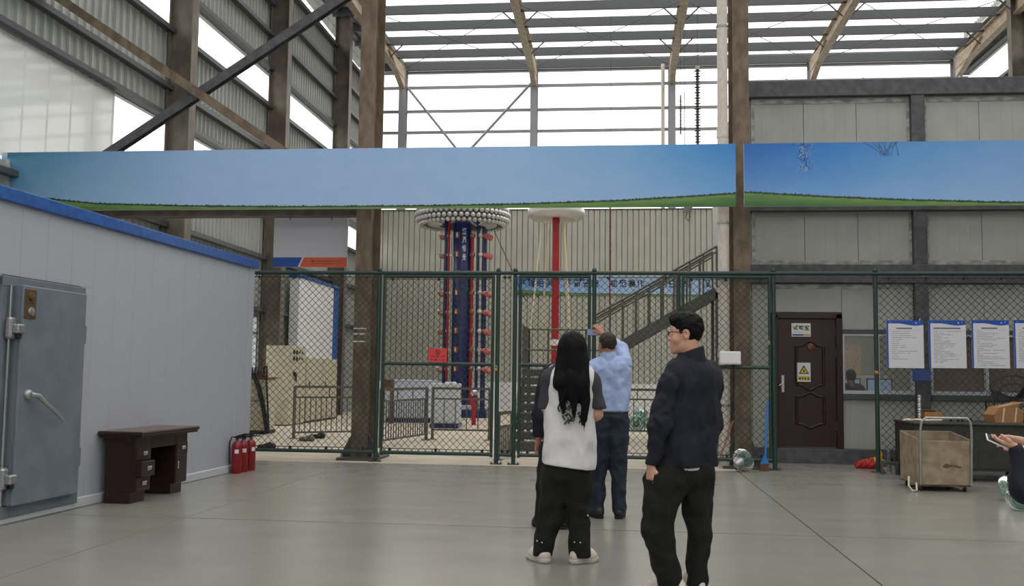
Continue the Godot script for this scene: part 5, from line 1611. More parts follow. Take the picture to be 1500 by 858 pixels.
# ---------------------------------------------------------------- bench, cart and what lies about on the right
func build_bench_side() -> void:
	var z0 := -13.72
	var z1 := -14.66
	var x0 := at(1311, 640, 14.66).x
	var x1 := 6.9
	var h := 0.76
	var b := thing("workbench", "long dark metal cupboard bench under the notices on the right", "bench", Vector3((x0 + x1) * 0.5, 0, (z0 + z1) * 0.5))
	wpart("worktop", MB.new().span(Vector3(x0 - 0.02, h - 0.03, z1 - 0.02), Vector3(x1, h, z0 + 0.03), 0.006), M.bench, b)
	wpart("carcass", MB.new().span(Vector3(x0, 0.14, z1), Vector3(x1, h - 0.03, z0), 0.004), M.bench, b)
	var n := 5
	for k in n:
		var a := lerpf(x0 + 0.04, x1, float(k) / n)
		var c := lerpf(x0 + 0.04, x1, float(k + 1) / n)
		var d := wpart("door", MB.new().span(Vector3(a + 0.005, 0.17, z0), Vector3(c - 0.03, h - 0.12, z0 + 0.012), 0.004), M.bench, b)
		wpart("handle", MB.new().span(Vector3(c - 0.1, 0.42, z0 + 0.012), Vector3(c - 0.07, 0.52, z0 + 0.03), 0.004), M.black, d)
	for x in [x0 + 0.05, (x0 + x1) * 0.5, x1 - 0.05]:
		for z in [z0 - 0.05, z1 + 0.05]:
			wpart("foot", MB.new().span(Vector3(x - 0.03, 0, z - 0.03), Vector3(x + 0.03, 0.14, z + 0.03)), M.bench, b)
	# on the bench
	var p := ground(1347, 612, h)
	p.z = -14.35
	p.x = at(1347, 610, 14.35).x
	var s := thing("fitting_stack", "tall stack of shiny silver fittings standing on the bench", "fitting", Vector3(p.x, h, p.z))
	for k in 5:
		part("fitting", MB.new().lathe([Vector2(0, 0), Vector2(0.026, 0), Vector2(0.032, 0.012), Vector2(0.022, 0.03), Vector2(0.03, 0.05), Vector2(0.024, 0.07), Vector2(0, 0.07)], 14, Transform3D(Basis.IDENTITY, Vector3(0, k * 0.07, 0))), M.chrome, s)
	p = at(1364, 613, 14.4)
	s = thing("carton", "small open brown carton beside the silver stack on the bench", "carton", Vector3(p.x, h, -14.42), "", 0.2)
	for q in [[Vector3(0, 0.06, 0.06), Vector3(0.24, 0.12, 0.006)], [Vector3(0, 0.06, -0.06), Vector3(0.24, 0.12, 0.006)], [Vector3(0.117, 0.06, 0), Vector3(0.006, 0.12, 0.12)], [Vector3(-0.117, 0.06, 0), Vector3(0.006, 0.12, 0.12)]]:
		part("side", MB.new().box(q[0], q[1]), M.carton, s)
	part("bottom", MB.new().box(Vector3(0, 0.003, 0), Vector3(0.24, 0.006, 0.12)), M.carton, s)
	part("flap", MB.new().box(Vector3(0, 0.13, -0.09), Vector3(0.24, 0.005, 0.07), Basis(Vector3.RIGHT, -0.4)), M.carton, s)
	var f := Field.new(Vector3(-0.35, -0.03, -0.15), Vector3(0.35, 0.1, 0.15), 0.012)
	for k in 7:
		f.cone(Vector3(-0.25 + k * 0.07, 0.008, 0.05 * sin(k * 2.0)), Vector3(-0.2 + k * 0.075, 0.014, 0.05 * cos(k * 1.7)), 0.022, 0.018, 0.03)
	f.crease(0.008, Vector3(14, 14, 14), 5)
	f.keep(Vector3(0, 0.001, 0), Vector3.DOWN)
	var mb := MB.new()
	f.into(mb, Transform3D(Basis.IDENTITY, Vector3(at(1352, 615, 14.15).x, h, -14.15)))
	single("cloth", mb, M.tape, "crumpled pale cloth lying in front of the silver stack on the bench", "cloth")
	p = at(1470, 615, 14.3)
	s = thing("parcel", "brown paper parcel tied with pale tape on the bench", "parcel", Vector3(p.x, h, -14.3), "", 0.25)
	part("body", MB.new().prism(PackedVector2Array([Vector2(-0.2, 0), Vector2(0.2, 0), Vector2(0.21, 0.14), Vector2(0.12, 0.25), Vector2(-0.14, 0.2), Vector2(-0.22, 0.1)]), 0.24), M.carton, s)
	part("flap", MB.new().box(Vector3(0.08, 0.235, 0), Vector3(0.3, 0.008, 0.25), Basis(Vector3.BACK, 0.25)), M.carton, s)
	for q in [-0.08, 0.1]:
		part("tape", MB.new().box(Vector3(q, 0.1, 0.122), Vector3(0.022, 0.2, 0.004), Basis(Vector3.BACK, -0.15)), M.tape, s)
	part("tape", MB.new().box(Vector3(-0.02, 0.225, 0.05), Vector3(0.2, 0.006, 0.03), Basis(Vector3.BACK, 0.22)), M.tape, s)
	# round fan behind the parcel
	var fc := at(1484, 587, 14.6)
	s = thing("industrial_fan", "large dark round fan with three blades and a wire guard behind the brown parcel", "fan", Vector3(fc.x, h, -14.58))
	var fh := fc.y - h
	var turned := Basis(Vector3.RIGHT, PI / 2)
	part("stand", MB.new().box(Vector3(0, 0.008, 0), Vector3(0.3, 0.016, 0.1)), M.black, s)
	for sg in [-1.0, 1.0]:
		part("bracket", MB.new().tube([Vector3(sg * 0.12, 0.01, 0), Vector3(sg * 0.37, 0.02, 0), Vector3(sg * 0.37, fh, 0)], 0.012, 6), M.black, s)
	for z in [-0.05, 0.05]:
		for r in [0.35, 0.24, 0.13]:
			part("guard_ring", MB.new().ring(Vector3(0, fh, z), r, 0.005, 40, 5, turned), M.black, s)
		for q in 12:
			var a0 := TAU * q / 12.0
			part("guard_wire", MB.new().rod(Vector3(cos(a0) * 0.06, fh + sin(a0) * 0.06, z), Vector3(cos(a0) * 0.35, fh + sin(a0) * 0.35, z), 0.003, 4), M.black, s)
	part("hub", MB.new().rod(Vector3(0, fh, -0.07), Vector3(0, fh, 0.04), 0.06, 18), M.black, s)
	for q in 3:
		var bl := Basis(Vector3.BACK, TAU * q / 3.0 + 0.75)
		part("blade", MB.new().prism(PackedVector2Array([Vector2(0.04, -0.03), Vector2(0.2, -0.08), Vector2(0.31, -0.06), Vector2(0.32, 0.05), Vector2(0.2, 0.06), Vector2(0.04, 0.03)]), 0.006, Transform3D(bl * Basis(Vector3.RIGHT, 0.4), Vector3(0, fh, 0))), M.rubber, s)
	for k in 4:
		var q := Vector3(at(1395 + k * 9.0, 615, 14.2).x, h, -14.25 + 0.05 * sin(k * 2.4))
		single("bolt", MB.new().rod(q, q + Vector3(0, 0.03, 0), 0.016, 6).rod(q + Vector3(0, 0.03, 0), q + Vector3(0.0, 0.045, 0), 0.009, 6), M.rubber, ["small dark bolt on the bench nearest the pale cloth", "second small dark bolt from the pale cloth on the bench", "third small dark bolt from the pale cloth on the bench", "small dark bolt on the bench nearest the brown parcel"][k], "bolt", "loose bolts on the bench")

	# the cart
	var a := at(1345, 709, 12.44)
	var c := at(1422, 709, 12.44)
	var w := c.x - a.x
	s = thing("cart", "battered plywood cart with a bent tube handle in front of the dark bench", "cart", Vector3((a.x + c.x) * 0.5, 0, -12.8))
	var zf := 0.36
	part("front_board", MB.new().box(Vector3(0, 0.34, zf), Vector3(w, 0.52, 0.018), Basis.IDENTITY, 0.004), M.ply, s, "stained plywood front")
	part("back_board", MB.new().box(Vector3(0, 0.38, -zf), Vector3(w, 0.6, 0.018), Basis.IDENTITY, 0.004), M.ply, s)
	for sg in [-1.0, 1.0]:
		part("side_board", MB.new().prism(PackedVector2Array([Vector2(-zf, 0.08), Vector2(zf, 0.08), Vector2(zf, 0.62), Vector2(-zf, 0.68)]), 0.016, Transform3D(Basis(Vector3(0, 0, 1), Vector3(0, 1, 0), Vector3(1, 0, 0)), Vector3(sg * w * 0.5, 0, 0))), M.ply, s)
	part("floor_board", MB.new().box(Vector3(0, 0.1, 0), Vector3(w, 0.02, 0.72)), M.ply, s)
	part("chassis", MB.new().box(Vector3(0, 0.075, 0.33), Vector3(w + 0.02, 0.03, 0.03)).box(Vector3(0, 0.075, -0.33), Vector3(w + 0.02, 0.03, 0.03)), M.rust, s)
	part("handle", MB.new().tube([Vector3(-w * 0.46, 0.08, zf + 0.02), Vector3(-w * 0.45, 0.7, zf + 0.02), Vector3(-w * 0.42, 0.82, zf + 0.02), Vector3(-w * 0.34, 0.87, zf + 0.02), Vector3(w * 0.44, 0.87, zf + 0.02), Vector3(w * 0.51, 0.83, zf + 0.02), Vector3(w * 0.53, 0.72, zf + 0.02), Vector3(w * 0.5, 0.08, zf + 0.02)], 0.015, 8), M.zinc, s, "bent grey tube handle")
	for q in [[-1, -1], [1, -1], [1, 1], [-1, 1]]:
		var cp := Vector3(q[0] * w * 0.42, 0, q[1] * 0.29)
		var cs := part("caster", MB.new().rod(cp + Vector3(-0.012, 0.035, 0), cp + Vector3(0.012, 0.035, 0), 0.035, 14), M.rubber, s)
		part("fork", MB.new().box(cp + Vector3(0, 0.055, 0), Vector3(0.035, 0.03, 0.03)), M.zinc, cs)
	part("stain", MB.new().prism(PackedVector2Array([Vector2(-0.02, 0.29), Vector2(0.03, 0.275), Vector2(0.06, 0.29), Vector2(0.1, 0.3), Vector2(0.15, 0.285), Vector2(0.2, 0.28), Vector2(0.195, 0.295), Vector2(0.12, 0.318), Vector2(0.06, 0.32), Vector2(0.03, 0.335), Vector2(0.0, 0.325)]), 0.0015, Transform3D(Basis.IDENTITY, Vector3(0, 0, zf + 0.0098))), sm(rgb(98, 78, 60), 0.85), s, "brown smear")
	var hk := at(1337, 706, 12.35)
	hk.y = 0.013
	single("rope_loop", MB.new().tube([hk + Vector3(-0.03, 0.16, -0.05), hk + Vector3(-0.05, 0.06, 0.01), hk + Vector3(-0.01, 0.0, 0.03), hk + Vector3(0.04, 0.01, 0.02), hk + Vector3(0.05, 0.09, -0.03)], 0.012, 6), M.tape, "pale rope loop hanging at the left corner of the plywood cart", "rope")

	# on the floor by the fence
	var g := ground(1120, 690)
	s = thing("broom", "bright blue long-handled broom leaning against the fence", "broom", Vector3(g.x, 0, g.z))
	var tp := at(1125, 587, 14.74) - s.position
	part("handle", MB.new().rod(Vector3(0.01, 0.17, 0), tp, 0.016, 10), M.broom_blue, s)
	part("head", MB.new().prism(PackedVector2Array([Vector2(-0.06, 0.1), Vector2(0.06, 0.11), Vector2(0.03, 0.2), Vector2(0.0, 0.24), Vector2(-0.02, 0.2)]), 0.05), M.broom_blue, s)
	part("bristles", MB.new().prism(PackedVector2Array([Vector2(-0.065, 0), Vector2(0.06, 0.0), Vector2(0.06, 0.11), Vector2(-0.06, 0.1)]), 0.045), M.brown_board, s, "dark bristles")
	var q0 := at(1050, 672, 14.9)
	q0.y = 0.02
	var q1 := at(1074, 616, 14.86)
	single("stick", MB.new().rod(q0, q1, 0.014, 8), M.stick, "pale reddish wooden stick leaning beside the foot of the rusty column", "stick")
	g = ground(1083, 691)
	disc_insulator("glass insulator lying on its edge by the broom, cap towards the hall", Vector3(g.x + 0.04, 0.155, g.z), pose(Vector3(-0.62, -0.3, 0.72), Vector3(0.2, 1, 0.3)), 1.12)
	g = ground(1478, 735)
	disc_insulator("glass insulator behind the other at the right edge of the floor", Vector3(g.x + 0.06, 0.14, g.z - 0.1), Basis(Vector3.UP, 0.5) * Basis(Vector3.RIGHT, 1.25), 1.0)
	g = ground(1492, 748)
	disc_insulator("nearest glass insulator at the right edge of the floor", Vector3(g.x + 0.02, 0.14, g.z), Basis(Vector3.UP, -0.5) * Basis(Vector3.RIGHT, 1.35), 1.0)
	for r in [[1268.0, 686.0, "crumpled red plastic bag on the floor left of the bench", M.red_bag, "plastic_bag", 0.0], [1286.0, 684.0, "crumpled yellow plastic bag behind the red one", M.yellow, "plastic_bag", 0.17]]:
		g = ground(r[0], r[1])
		g.z -= r[5]
		f = Field.new(g + Vector3(-0.28, -0.03, -0.2), g + Vector3(0.28, 0.28, 0.2), 0.014)
		f.cone(g + Vector3(-0.1, 0.05, 0), g + Vector3(0.1, 0.06, 0), 0.06, 0.07, 0.03)
		f.cone(g + Vector3(0.0, 0.07, 0), g + Vector3(0.08, 0.13 + r[5] * 0.4, 0), 0.05, 0.03, 0.03)
		f.crease(0.03, Vector3(11, 11, 11), int(r[0]))
		f.keep(g + Vector3(0, 0.002, 0), Vector3.DOWN)
		mb = MB.new()
		f.into(mb)
		single(r[4], mb, r[3], r[2], "bag", "plastic bags by the bench")
	g = ground(1303, 690)
	s = thing("fitting_stack", "short stack of silver fittings on the floor left of the bench", "fitting", Vector3(g.x, 0, g.z))
	for k in 4:
		part("fitting", MB.new().lathe([Vector2(0, 0), Vector2(0.03, 0), Vector2(0.036, 0.014), Vector2(0.026, 0.035), Vector2(0.034, 0.055), Vector2(0.026, 0.08), Vector2(0, 0.08)], 14, Transform3D(Basis.IDENTITY, Vector3(0, k * 0.08, 0))), M.zinc, s)
	s = thing("steel_trestle", "low dark steel trestle on the floor between the post and the bench", "trestle", Vector3(at(1300, 685, 14.6).x, 0, -14.5))
	part("top_bar", MB.new().box(Vector3(0, 0.16, 0), Vector3(0.24, 0.03, 0.05)), M.steel, s)
	for x in [-0.1, 0.1]:
		part("leg", MB.new().box(Vector3(x, 0.075, 0), Vector3(0.03, 0.15, 0.05)), M.steel, s)

# ---------------------------------------------------------------- people
func head_into(mb: MB, xf: Transform3D, cell: float, neck := true) -> void:    # local axes: y up, z towards the face; about 0.235 tall
	var f := Field.new(Vector3(-0.11, -0.19, -0.13), Vector3(0.11, 0.15, 0.135), cell)
	f.ell(Vector3(0, 0.035, -0.012), Vector3(0.076, 0.098, 0.096), 0.02)
	f.ell(Vector3(0, -0.03, 0.03), Vector3(0.06, 0.085, 0.064), 0.03)
	f.cone(Vector3(0.035, -0.075, 0.0), Vector3(0.012, -0.1, 0.066), 0.026, 0.018, 0.03)
	f.cone(Vector3(-0.035, -0.075, 0.0), Vector3(-0.012, -0.1, 0.066), 0.026, 0.018, 0.03)
	f.ell(Vector3(0, -0.1, 0.076), Vector3(0.024, 0.02, 0.018), 0.02)
	f.cone(Vector3(-0.035, 0.03, 0.076), Vector3(0.035, 0.03, 0.076), 0.014, 0.014, 0.02)
	for s in [-1.0, 1.0]:
		f.ell(Vector3(s * 0.033, 0.008, 0.098), Vector3(0.02, 0.013, 0.014), 0.012, true)
		f.ell(Vector3(s * 0.034, 0.006, 0.078), Vector3(0.015, 0.011, 0.013), 0.006)
		f.ell(Vector3(s * 0.045, -0.035, 0.062), Vector3(0.022, 0.025, 0.022), 0.025)
	f.cone(Vector3(0, 0.018, 0.087), Vector3(0, -0.024, 0.104), 0.008, 0.0125, 0.012)
	for s in [-1.0, 1.0]:
		f.ell(Vector3(s * 0.013, -0.03, 0.096), Vector3(0.009, 0.008, 0.011), 0.01)
	f.ell(Vector3(0, -0.062, 0.068), Vector3(0.036, 0.034, 0.026), 0.02)
	f.ell(Vector3(0, -0.057, 0.091), Vector3(0.02, 0.006, 0.008), 0.008)
	f.ell(Vector3(0, -0.07, 0.09), Vector3(0.017, 0.007, 0.008), 0.008)
	for s in [-1.0, 1.0]:
		f.ell(Vector3(s * 0.078, -0.004, -0.008), Vector3(0.011, 0.032, 0.02), 0.006, false, Basis(Vector3.UP, s * 0.35))
		f.ell(Vector3(s * 0.087, 0.0, -0.003), Vector3(0.007, 0.018, 0.01), 0.004, true)
	if neck:
		f.cone(Vector3(0, -0.07, -0.025), Vector3(0, -0.17, -0.035), 0.054, 0.058, 0.03)
	f.into(mb, xf)

func eyes_of(t: Node3D, xf: Transform3D) -> void:
	for s in [-1.0, 1.0]:
		var e := MB.new().ball(Vector3(s * 0.034, 0.006, 0.0815), Vector3(0.0115, 0.0095, 0.0115), 12, 8)
		for i in e.v.size():
			e.v[i] = xf * e.v[i]
			e.n[i] = (xf.basis * e.n[i]).normalized()
		wpart("eye", e, M.paper, t)
		e = MB.new().ball(Vector3(s * 0.034, 0.006, 0.0895), Vector3(0.005, 0.005, 0.0045), 10, 6)
		for i in e.v.size():
			e.v[i] = xf * e.v[i]
			e.n[i] = (xf.basis * e.n[i]).normalized()
		wpart("iris", e, M.hair, t)
		e = MB.new().tube([Vector3(s * 0.018, 0.03, 0.091), Vector3(s * 0.034, 0.034, 0.0885), Vector3(s * 0.05, 0.029, 0.079)], [0.003, 0.0036, 0.002], 6)
		for i in e.v.size():
			e.v[i] = xf * e.v[i]
			e.n[i] = (xf.basis * e.n[i]).normalized()
		wpart("eyebrow", e, M.hair, t)

func short_hair(t: Node3D, xf: Transform3D, mat: Material, thin := false) -> void:
	var f := Field.new(Vector3(-0.12, -0.12, -0.15), Vector3(0.12, 0.18, 0.14), 0.006)
	f.ell(Vector3(0, 0.04, -0.016), Vector3(0.084, 0.1 if thin else 0.107, 0.102), 0.01)
	if not thin:
		f.ell(Vector3(0, 0.09, 0.04), Vector3(0.07, 0.05, 0.062), 0.03)
	f.crease(0.008, Vector3(22, 22, 22), 3)
	f.ell(Vector3(0, -0.05, 0.085), Vector3(0.085, 0.115, 0.068), 0.012, true)      # the face stays clear
	for s in [-1.0, 1.0]:
		f.ell(Vector3(s * 0.085, -0.012, -0.002), Vector3(0.03, 0.045, 0.03), 0.01, true)
	f.keep(Vector3(0, -0.095, -0.06), Vector3(0, -1, 0.25))
	f.keep(Vector3(0, 0.0, 0.03), Vector3(0, -1, 0.9))
	var mb := MB.new()
	f.into(mb, xf)
	wpart("hair", mb, mat, t)

func hand_into(mb: MB, xf: Transform3D, curl: float, thumb_side := 1.0, cell := 0.0045) -> void:    # wrist at the origin, fingers along -y, palm towards +z, thumb on +x
	var f := Field.new(Vector3(-0.085, -0.225, -0.06), Vector3(0.085, 0.085, 0.11), cell)
	f.cone(Vector3(0, 0.035, 0), Vector3(0, -0.01, 0), 0.027, 0.025, 0.015)
	for k in 4:
		f.cone(Vector3((k - 1.5) * 0.012, -0.01, 0), Vector3((k - 1.5) * 0.0205, -0.088, 0), 0.018, 0.0125, 0.014)
	var lens := [0.066, 0.078, 0.073, 0.058]
	for k in 4:
		var p := Vector3((1.5 - k) * 0.0215 * thumb_side, -0.088 - 0.004 * (1.0 if k == 1 or k == 2 else 0.0), 0)
		var a := curl * 0.55
		var l: float = lens[k]
		for j in 3:
			var q: Vector3 = p + Vector3(0, -cos(a), sin(a)) * l * [0.45, 0.32, 0.25][j]
			f.cone(p, q, 0.0098 - j * 0.0008, 0.009 - j * 0.0008, 0.005)
			p = q
			a += curl
	var tp := [Vector3(0.022 * thumb_side, -0.025, 0.004), Vector3(0.044 * thumb_side, -0.055, 0.016), Vector3(0.05 * thumb_side, -0.083, 0.026 + curl * 0.008), Vector3(0.044 * thumb_side, -0.105, 0.034 + curl * 0.014)]
	f.chain(tp, [0.015, 0.0125, 0.0105, 0.009], 0.01)
	f.into(mb, xf)

func pose(y_dir: Vector3, z_dir: Vector3) -> Basis:      # a basis whose +y runs along y_dir and whose +z faces z_dir as nearly as it can
	var y := y_dir.normalized()
	var x := y.cross(z_dir).normalized()
	return Basis(x, y, x.cross(y))

func cloth(called: String, t: Node3D, mat: Material, cones: Array, cuts: Array, cell: float, fold: Array, k := 0.05, label := "") -> void:    # a garment: tapered pieces joined smoothly, cut off at its hems
	var lo := Vector3(1e9, 1e9, 1e9)
	var hi := -lo
	for c in cones:
		for q in 2:
			var r: Vector3 = Vector3.ONE * (c[2 + q] + 0.05)
			lo = lo.min(c[q] - r)
			hi = hi.max(c[q] + r)
	var f := Field.new(lo, hi, cell)
	for c in cones:
		f.cone(c[0], c[1], c[2], c[3], k)
	if fold.size():
		f.crease(fold[0], fold[1], fold[2])
	for c in cuts:
		f.keep(c[0], c[1])
	var mb := MB.new()
	f.into(mb)
	wpart(called, mb, mat, t, label)

func body_into(mb: MB, cones: Array, cell := 0.018) -> void:
	var lo := Vector3(1e9, 1e9, 1e9)
	var hi := -lo
	for c in cones:
		for q in 2:
			var r: Vector3 = Vector3.ONE * (c[2 + q] + 0.05)
			lo = lo.min(c[q] - r)
			hi = hi.max(c[q] + r)
	var f := Field.new(lo, hi, cell)
	for c in cones:
		f.cone(c[0], c[1], c[2], c[3], 0.05)
	f.into(mb)

func shoe(t: Node3D, heel: Vector3, toe_dir: Vector3, l: float, mat: Material, chunky: bool) -> void:     # heel is the ground point under the ankle
	var z := Vector3(toe_dir.x, 0, toe_dir.z).normalized()
	var xf := Transform3D(Basis(Vector3.UP.cross(z), Vector3.UP, z), Vector3(heel.x, 0, heel.z))
	var b := l * 0.27
	var f := Field.new(Vector3(-0.08, -0.03, -b - 0.06), Vector3(0.08, 0.16, l - b + 0.05), 0.008)
	f.cone(Vector3(0, 0.05, -b + 0.045), Vector3(0, 0.045, l * 0.35), 0.042, 0.042, 0.03)
	f.cone(Vector3(0, 0.045, l * 0.35), Vector3(0.008, 0.036, l - b - 0.045), 0.044, 0.034, 0.03)
	f.cone(Vector3(0, 0.06, -b + 0.06), Vector3(0, 0.11, -b + 0.075), 0.042, 0.04, 0.03)
	f.cone(Vector3(0, 0.09, 0.03), Vector3(0, 0.06, l * 0.4), 0.036, 0.034, 0.03)
	f.keep(Vector3(0, 0.018, 0), Vector3.DOWN)
	var mb := MB.new()
	f.into(mb, xf)
	wpart("shoe", mb, mat, t)
	f = Field.new(Vector3(-0.08, -0.03, -b - 0.06), Vector3(0.08, 0.08, l - b + 0.05), 0.008)
	var r := 0.046 if chunky else 0.042
	f.cone(Vector3(0, 0.02, -b + 0.042), Vector3(0, 0.02, l * 0.35), r, r, 0.03)
	f.cone(Vector3(0, 0.02, l * 0.35), Vector3(0.008, 0.02, l - b - 0.04), r, r * 0.86, 0.03)
	f.keep(Vector3(0, 0.034 if chunky else 0.022, 0), Vector3.UP)
	f.keep(Vector3(0, 0.001, 0), Vector3.DOWN)
	mb = MB.new()
	f.into(mb, xf)
	wpart("sole", mb, M.sole if chunky else M.rubber, t)

func build_people() -> void:
	man_in_glasses()
	woman_in_tee()
	man_filming()
	hidden_man()
	seated_edge()
	man_in_booth()

func man_in_glasses() -> void:
	var d := 6.3
	var J := func(x: float, y: float, o := 0.0) -> Vector3: return at(x, y, d - o)
	var foot := ground(1000, 866)
	var t := thing("person", "person in a navy jacket, black trousers and glasses, face turned left, nearest the camera", "person", Vector3(foot.x, 0, -d))
	var jacket := [
		[J.call(1000, 562, 0.03), J.call(994, 672, 0.03), 0.12, 0.135], [J.call(1027, 560, -0.05), J.call(1020, 672, -0.05), 0.118, 0.125],
		[J.call(993, 545, 0.07), J.call(1036, 547, -0.09), 0.085, 0.085], [J.call(1013, 529, -0.01), J.call(1013, 560, -0.01), 0.085, 0.125]]
	var sleeves := [
		[J.call(984, 556, 0.1), J.call(967, 620, 0.14), 0.077, 0.068], [J.call(967, 620, 0.14), J.call(956.5, 676, 0.12), 0.068, 0.049],
		[J.call(1040, 556, -0.1), J.call(1041, 622, -0.13), 0.077, 0.064], [J.call(1041, 622, -0.13), J.call(1020, 668, -0.27), 0.064, 0.05]]
	cloth("jacket", t, M.navy, jacket, [[J.call(1000, 683), Vector3(0, -1, 0.0)]], 0.013, [0.02, Vector3(8, 5, 8), 11], 0.045, "navy blue work jacket")
	cloth("sleeve", t, M.navy, [sleeves[0], sleeves[1]], [[J.call(955, 681, 0.12), Vector3(-0.1, -1, 0)]], 0.012, [0.02, Vector3(9, 8, 9), 15], 0.04)
	cloth("sleeve", t, M.navy, [sleeves[2], sleeves[3]], [], 0.012, [0.02, Vector3(9, 8, 9), 16], 0.04)
	cloth("collar", t, M.navy, [[J.call(1015.5, 511, 0.0), J.call(1014, 527, -0.005), 0.07, 0.088]], [[J.call(1015, 511, 0.0), Vector3(-0.35, 1, 0)]], 0.009, [0.004, Vector3(10, 10, 10), 3])
	cloth("undershirt", t, M.tee, [[J.call(1000, 668, 0.03), J.call(998, 690, 0.03), 0.105, 0.112], [J.call(1022, 668, -0.05), J.call(1022, 690, -0.05), 0.1, 0.112]], [[J.call(1000, 687), Vector3.DOWN]], 0.013, [])
	var legs := [
		[J.call(984, 690, 0.03), J.call(1022, 692, -0.04), 0.125, 0.115], [J.call(974, 705, 0.06), J.call(963, 772, 0.08), 0.13, 0.094], [J.call(963, 772, 0.08), J.call(984, 866, 0.05), 0.094, 0.074],
		[J.call(1019, 705, -0.06), J.call(1024.5, 780, -0.05), 0.112, 0.076], [J.call(1024.5, 780, -0.05), J.call(1019, 868, -0.06), 0.076, 0.066]]
	cloth("trousers", t, M.black_cloth, legs, [[Vector3(0, 0.035, 0), Vector3.DOWN], [J.call(1000, 668), Vector3.UP]], 0.013, [0.018, Vector3(8, 6, 8), 12], 0.02, "loose black trousers")
	shoe(t, J.call(988, 870, 0.05), Vector3(-0.85, 0, -0.6), 0.28, M.shoe_white, true)
	shoe(t, J.call(1018, 870, -0.06), Vector3(-0.6, 0, -0.8), 0.28, M.shoe_white, true)
	var body := MB.new()
	var face := Transform3D(Basis(pose(Vector3(-0.02, 1, 0), Vector3(-1, -0.02, -0.1)).x, pose(Vector3(-0.02, 1, 0), Vector3(-1, -0.02, -0.1)).y, pose(Vector3(-0.02, 1, 0), Vector3(-1, -0.02, -0.1)).z) * 0.98, J.call(1004.5, 489.5))
	head_into(body, face, 0.0045)
	var inner := [[J.call(1012, 512), J.call(1012, 540), 0.052, 0.045], [J.call(1000, 560, 0.03), J.call(994, 680, 0.03), 0.085, 0.09], [J.call(1026, 560, -0.05), J.call(1020, 680, -0.05), 0.085, 0.09], [J.call(990, 548, 0.06), J.call(1035, 550, -0.08), 0.06, 0.06],
		[J.call(984, 556, 0.1), J.call(967, 620, 0.14), 0.05, 0.042], [J.call(967, 620, 0.14), J.call(953, 681, 0.12), 0.042, 0.028], [J.call(1040, 556, -0.1), J.call(1041, 622, -0.13), 0.05, 0.042], [J.call(1041, 622, -0.13), J.call(1020, 668, -0.27), 0.042, 0.028],
		[J.call(984, 690, 0.04), J.call(966, 772, 0.07), 0.09, 0.06], [J.call(964, 772, 0.07), J.call(984, 862, 0.05), 0.055, 0.04], [J.call(1020, 700, -0.05), J.call(1024.5, 780, -0.05), 0.075, 0.042], [J.call(1024.5, 780, -0.05), J.call(1019, 862, -0.06), 0.042, 0.036]]
	body_into(body, inner)
	hand_into(body, Transform3D(pose(Vector3(0.03, 1, -0.1), Vector3(1, 0.0, -0.6)) * 0.92, J.call(953.5, 680, 0.12)), 0.45, -1.0)
	hand_into(body, Transform3D(pose(Vector3(0.6, 0.4, 0.8), Vector3(0, -1, 0)), J.call(1018, 668, -0.29)), 0.6, 1.0)
	wpart("body", body, M.skin, t)
	eyes_of(t, face)
	short_hair(t, face, M.hair)
	# spectacles
	var fr := MB.new()
	for s in [-1.0, 1.0]:
		var pts := []
		for k in 17:
			var a := TAU * k / 16.0
			pts.append(face * Vector3(s * 0.034 + 0.024 * cos(a), 0.004 + 0.017 * sin(a), 0.108))
		fr.tube(pts, 0.0016, 5, false)
		fr.tube([face * Vector3(s * 0.058, 0.012, 0.106), face * Vector3(s * 0.078, 0.013, 0.08), face * Vector3(s * 0.082, 0.01, 0.0), face * Vector3(s * 0.081, -0.005, -0.02)], 0.0026, 5)
	fr.tube([face * Vector3(-0.01, 0.008, 0.109), face * Vector3(0, 0.011, 0.112), face * Vector3(0.01, 0.008, 0.109)], 0.0017, 5)
	wpart("spectacles", fr, M.black, t, "thin dark spectacles")

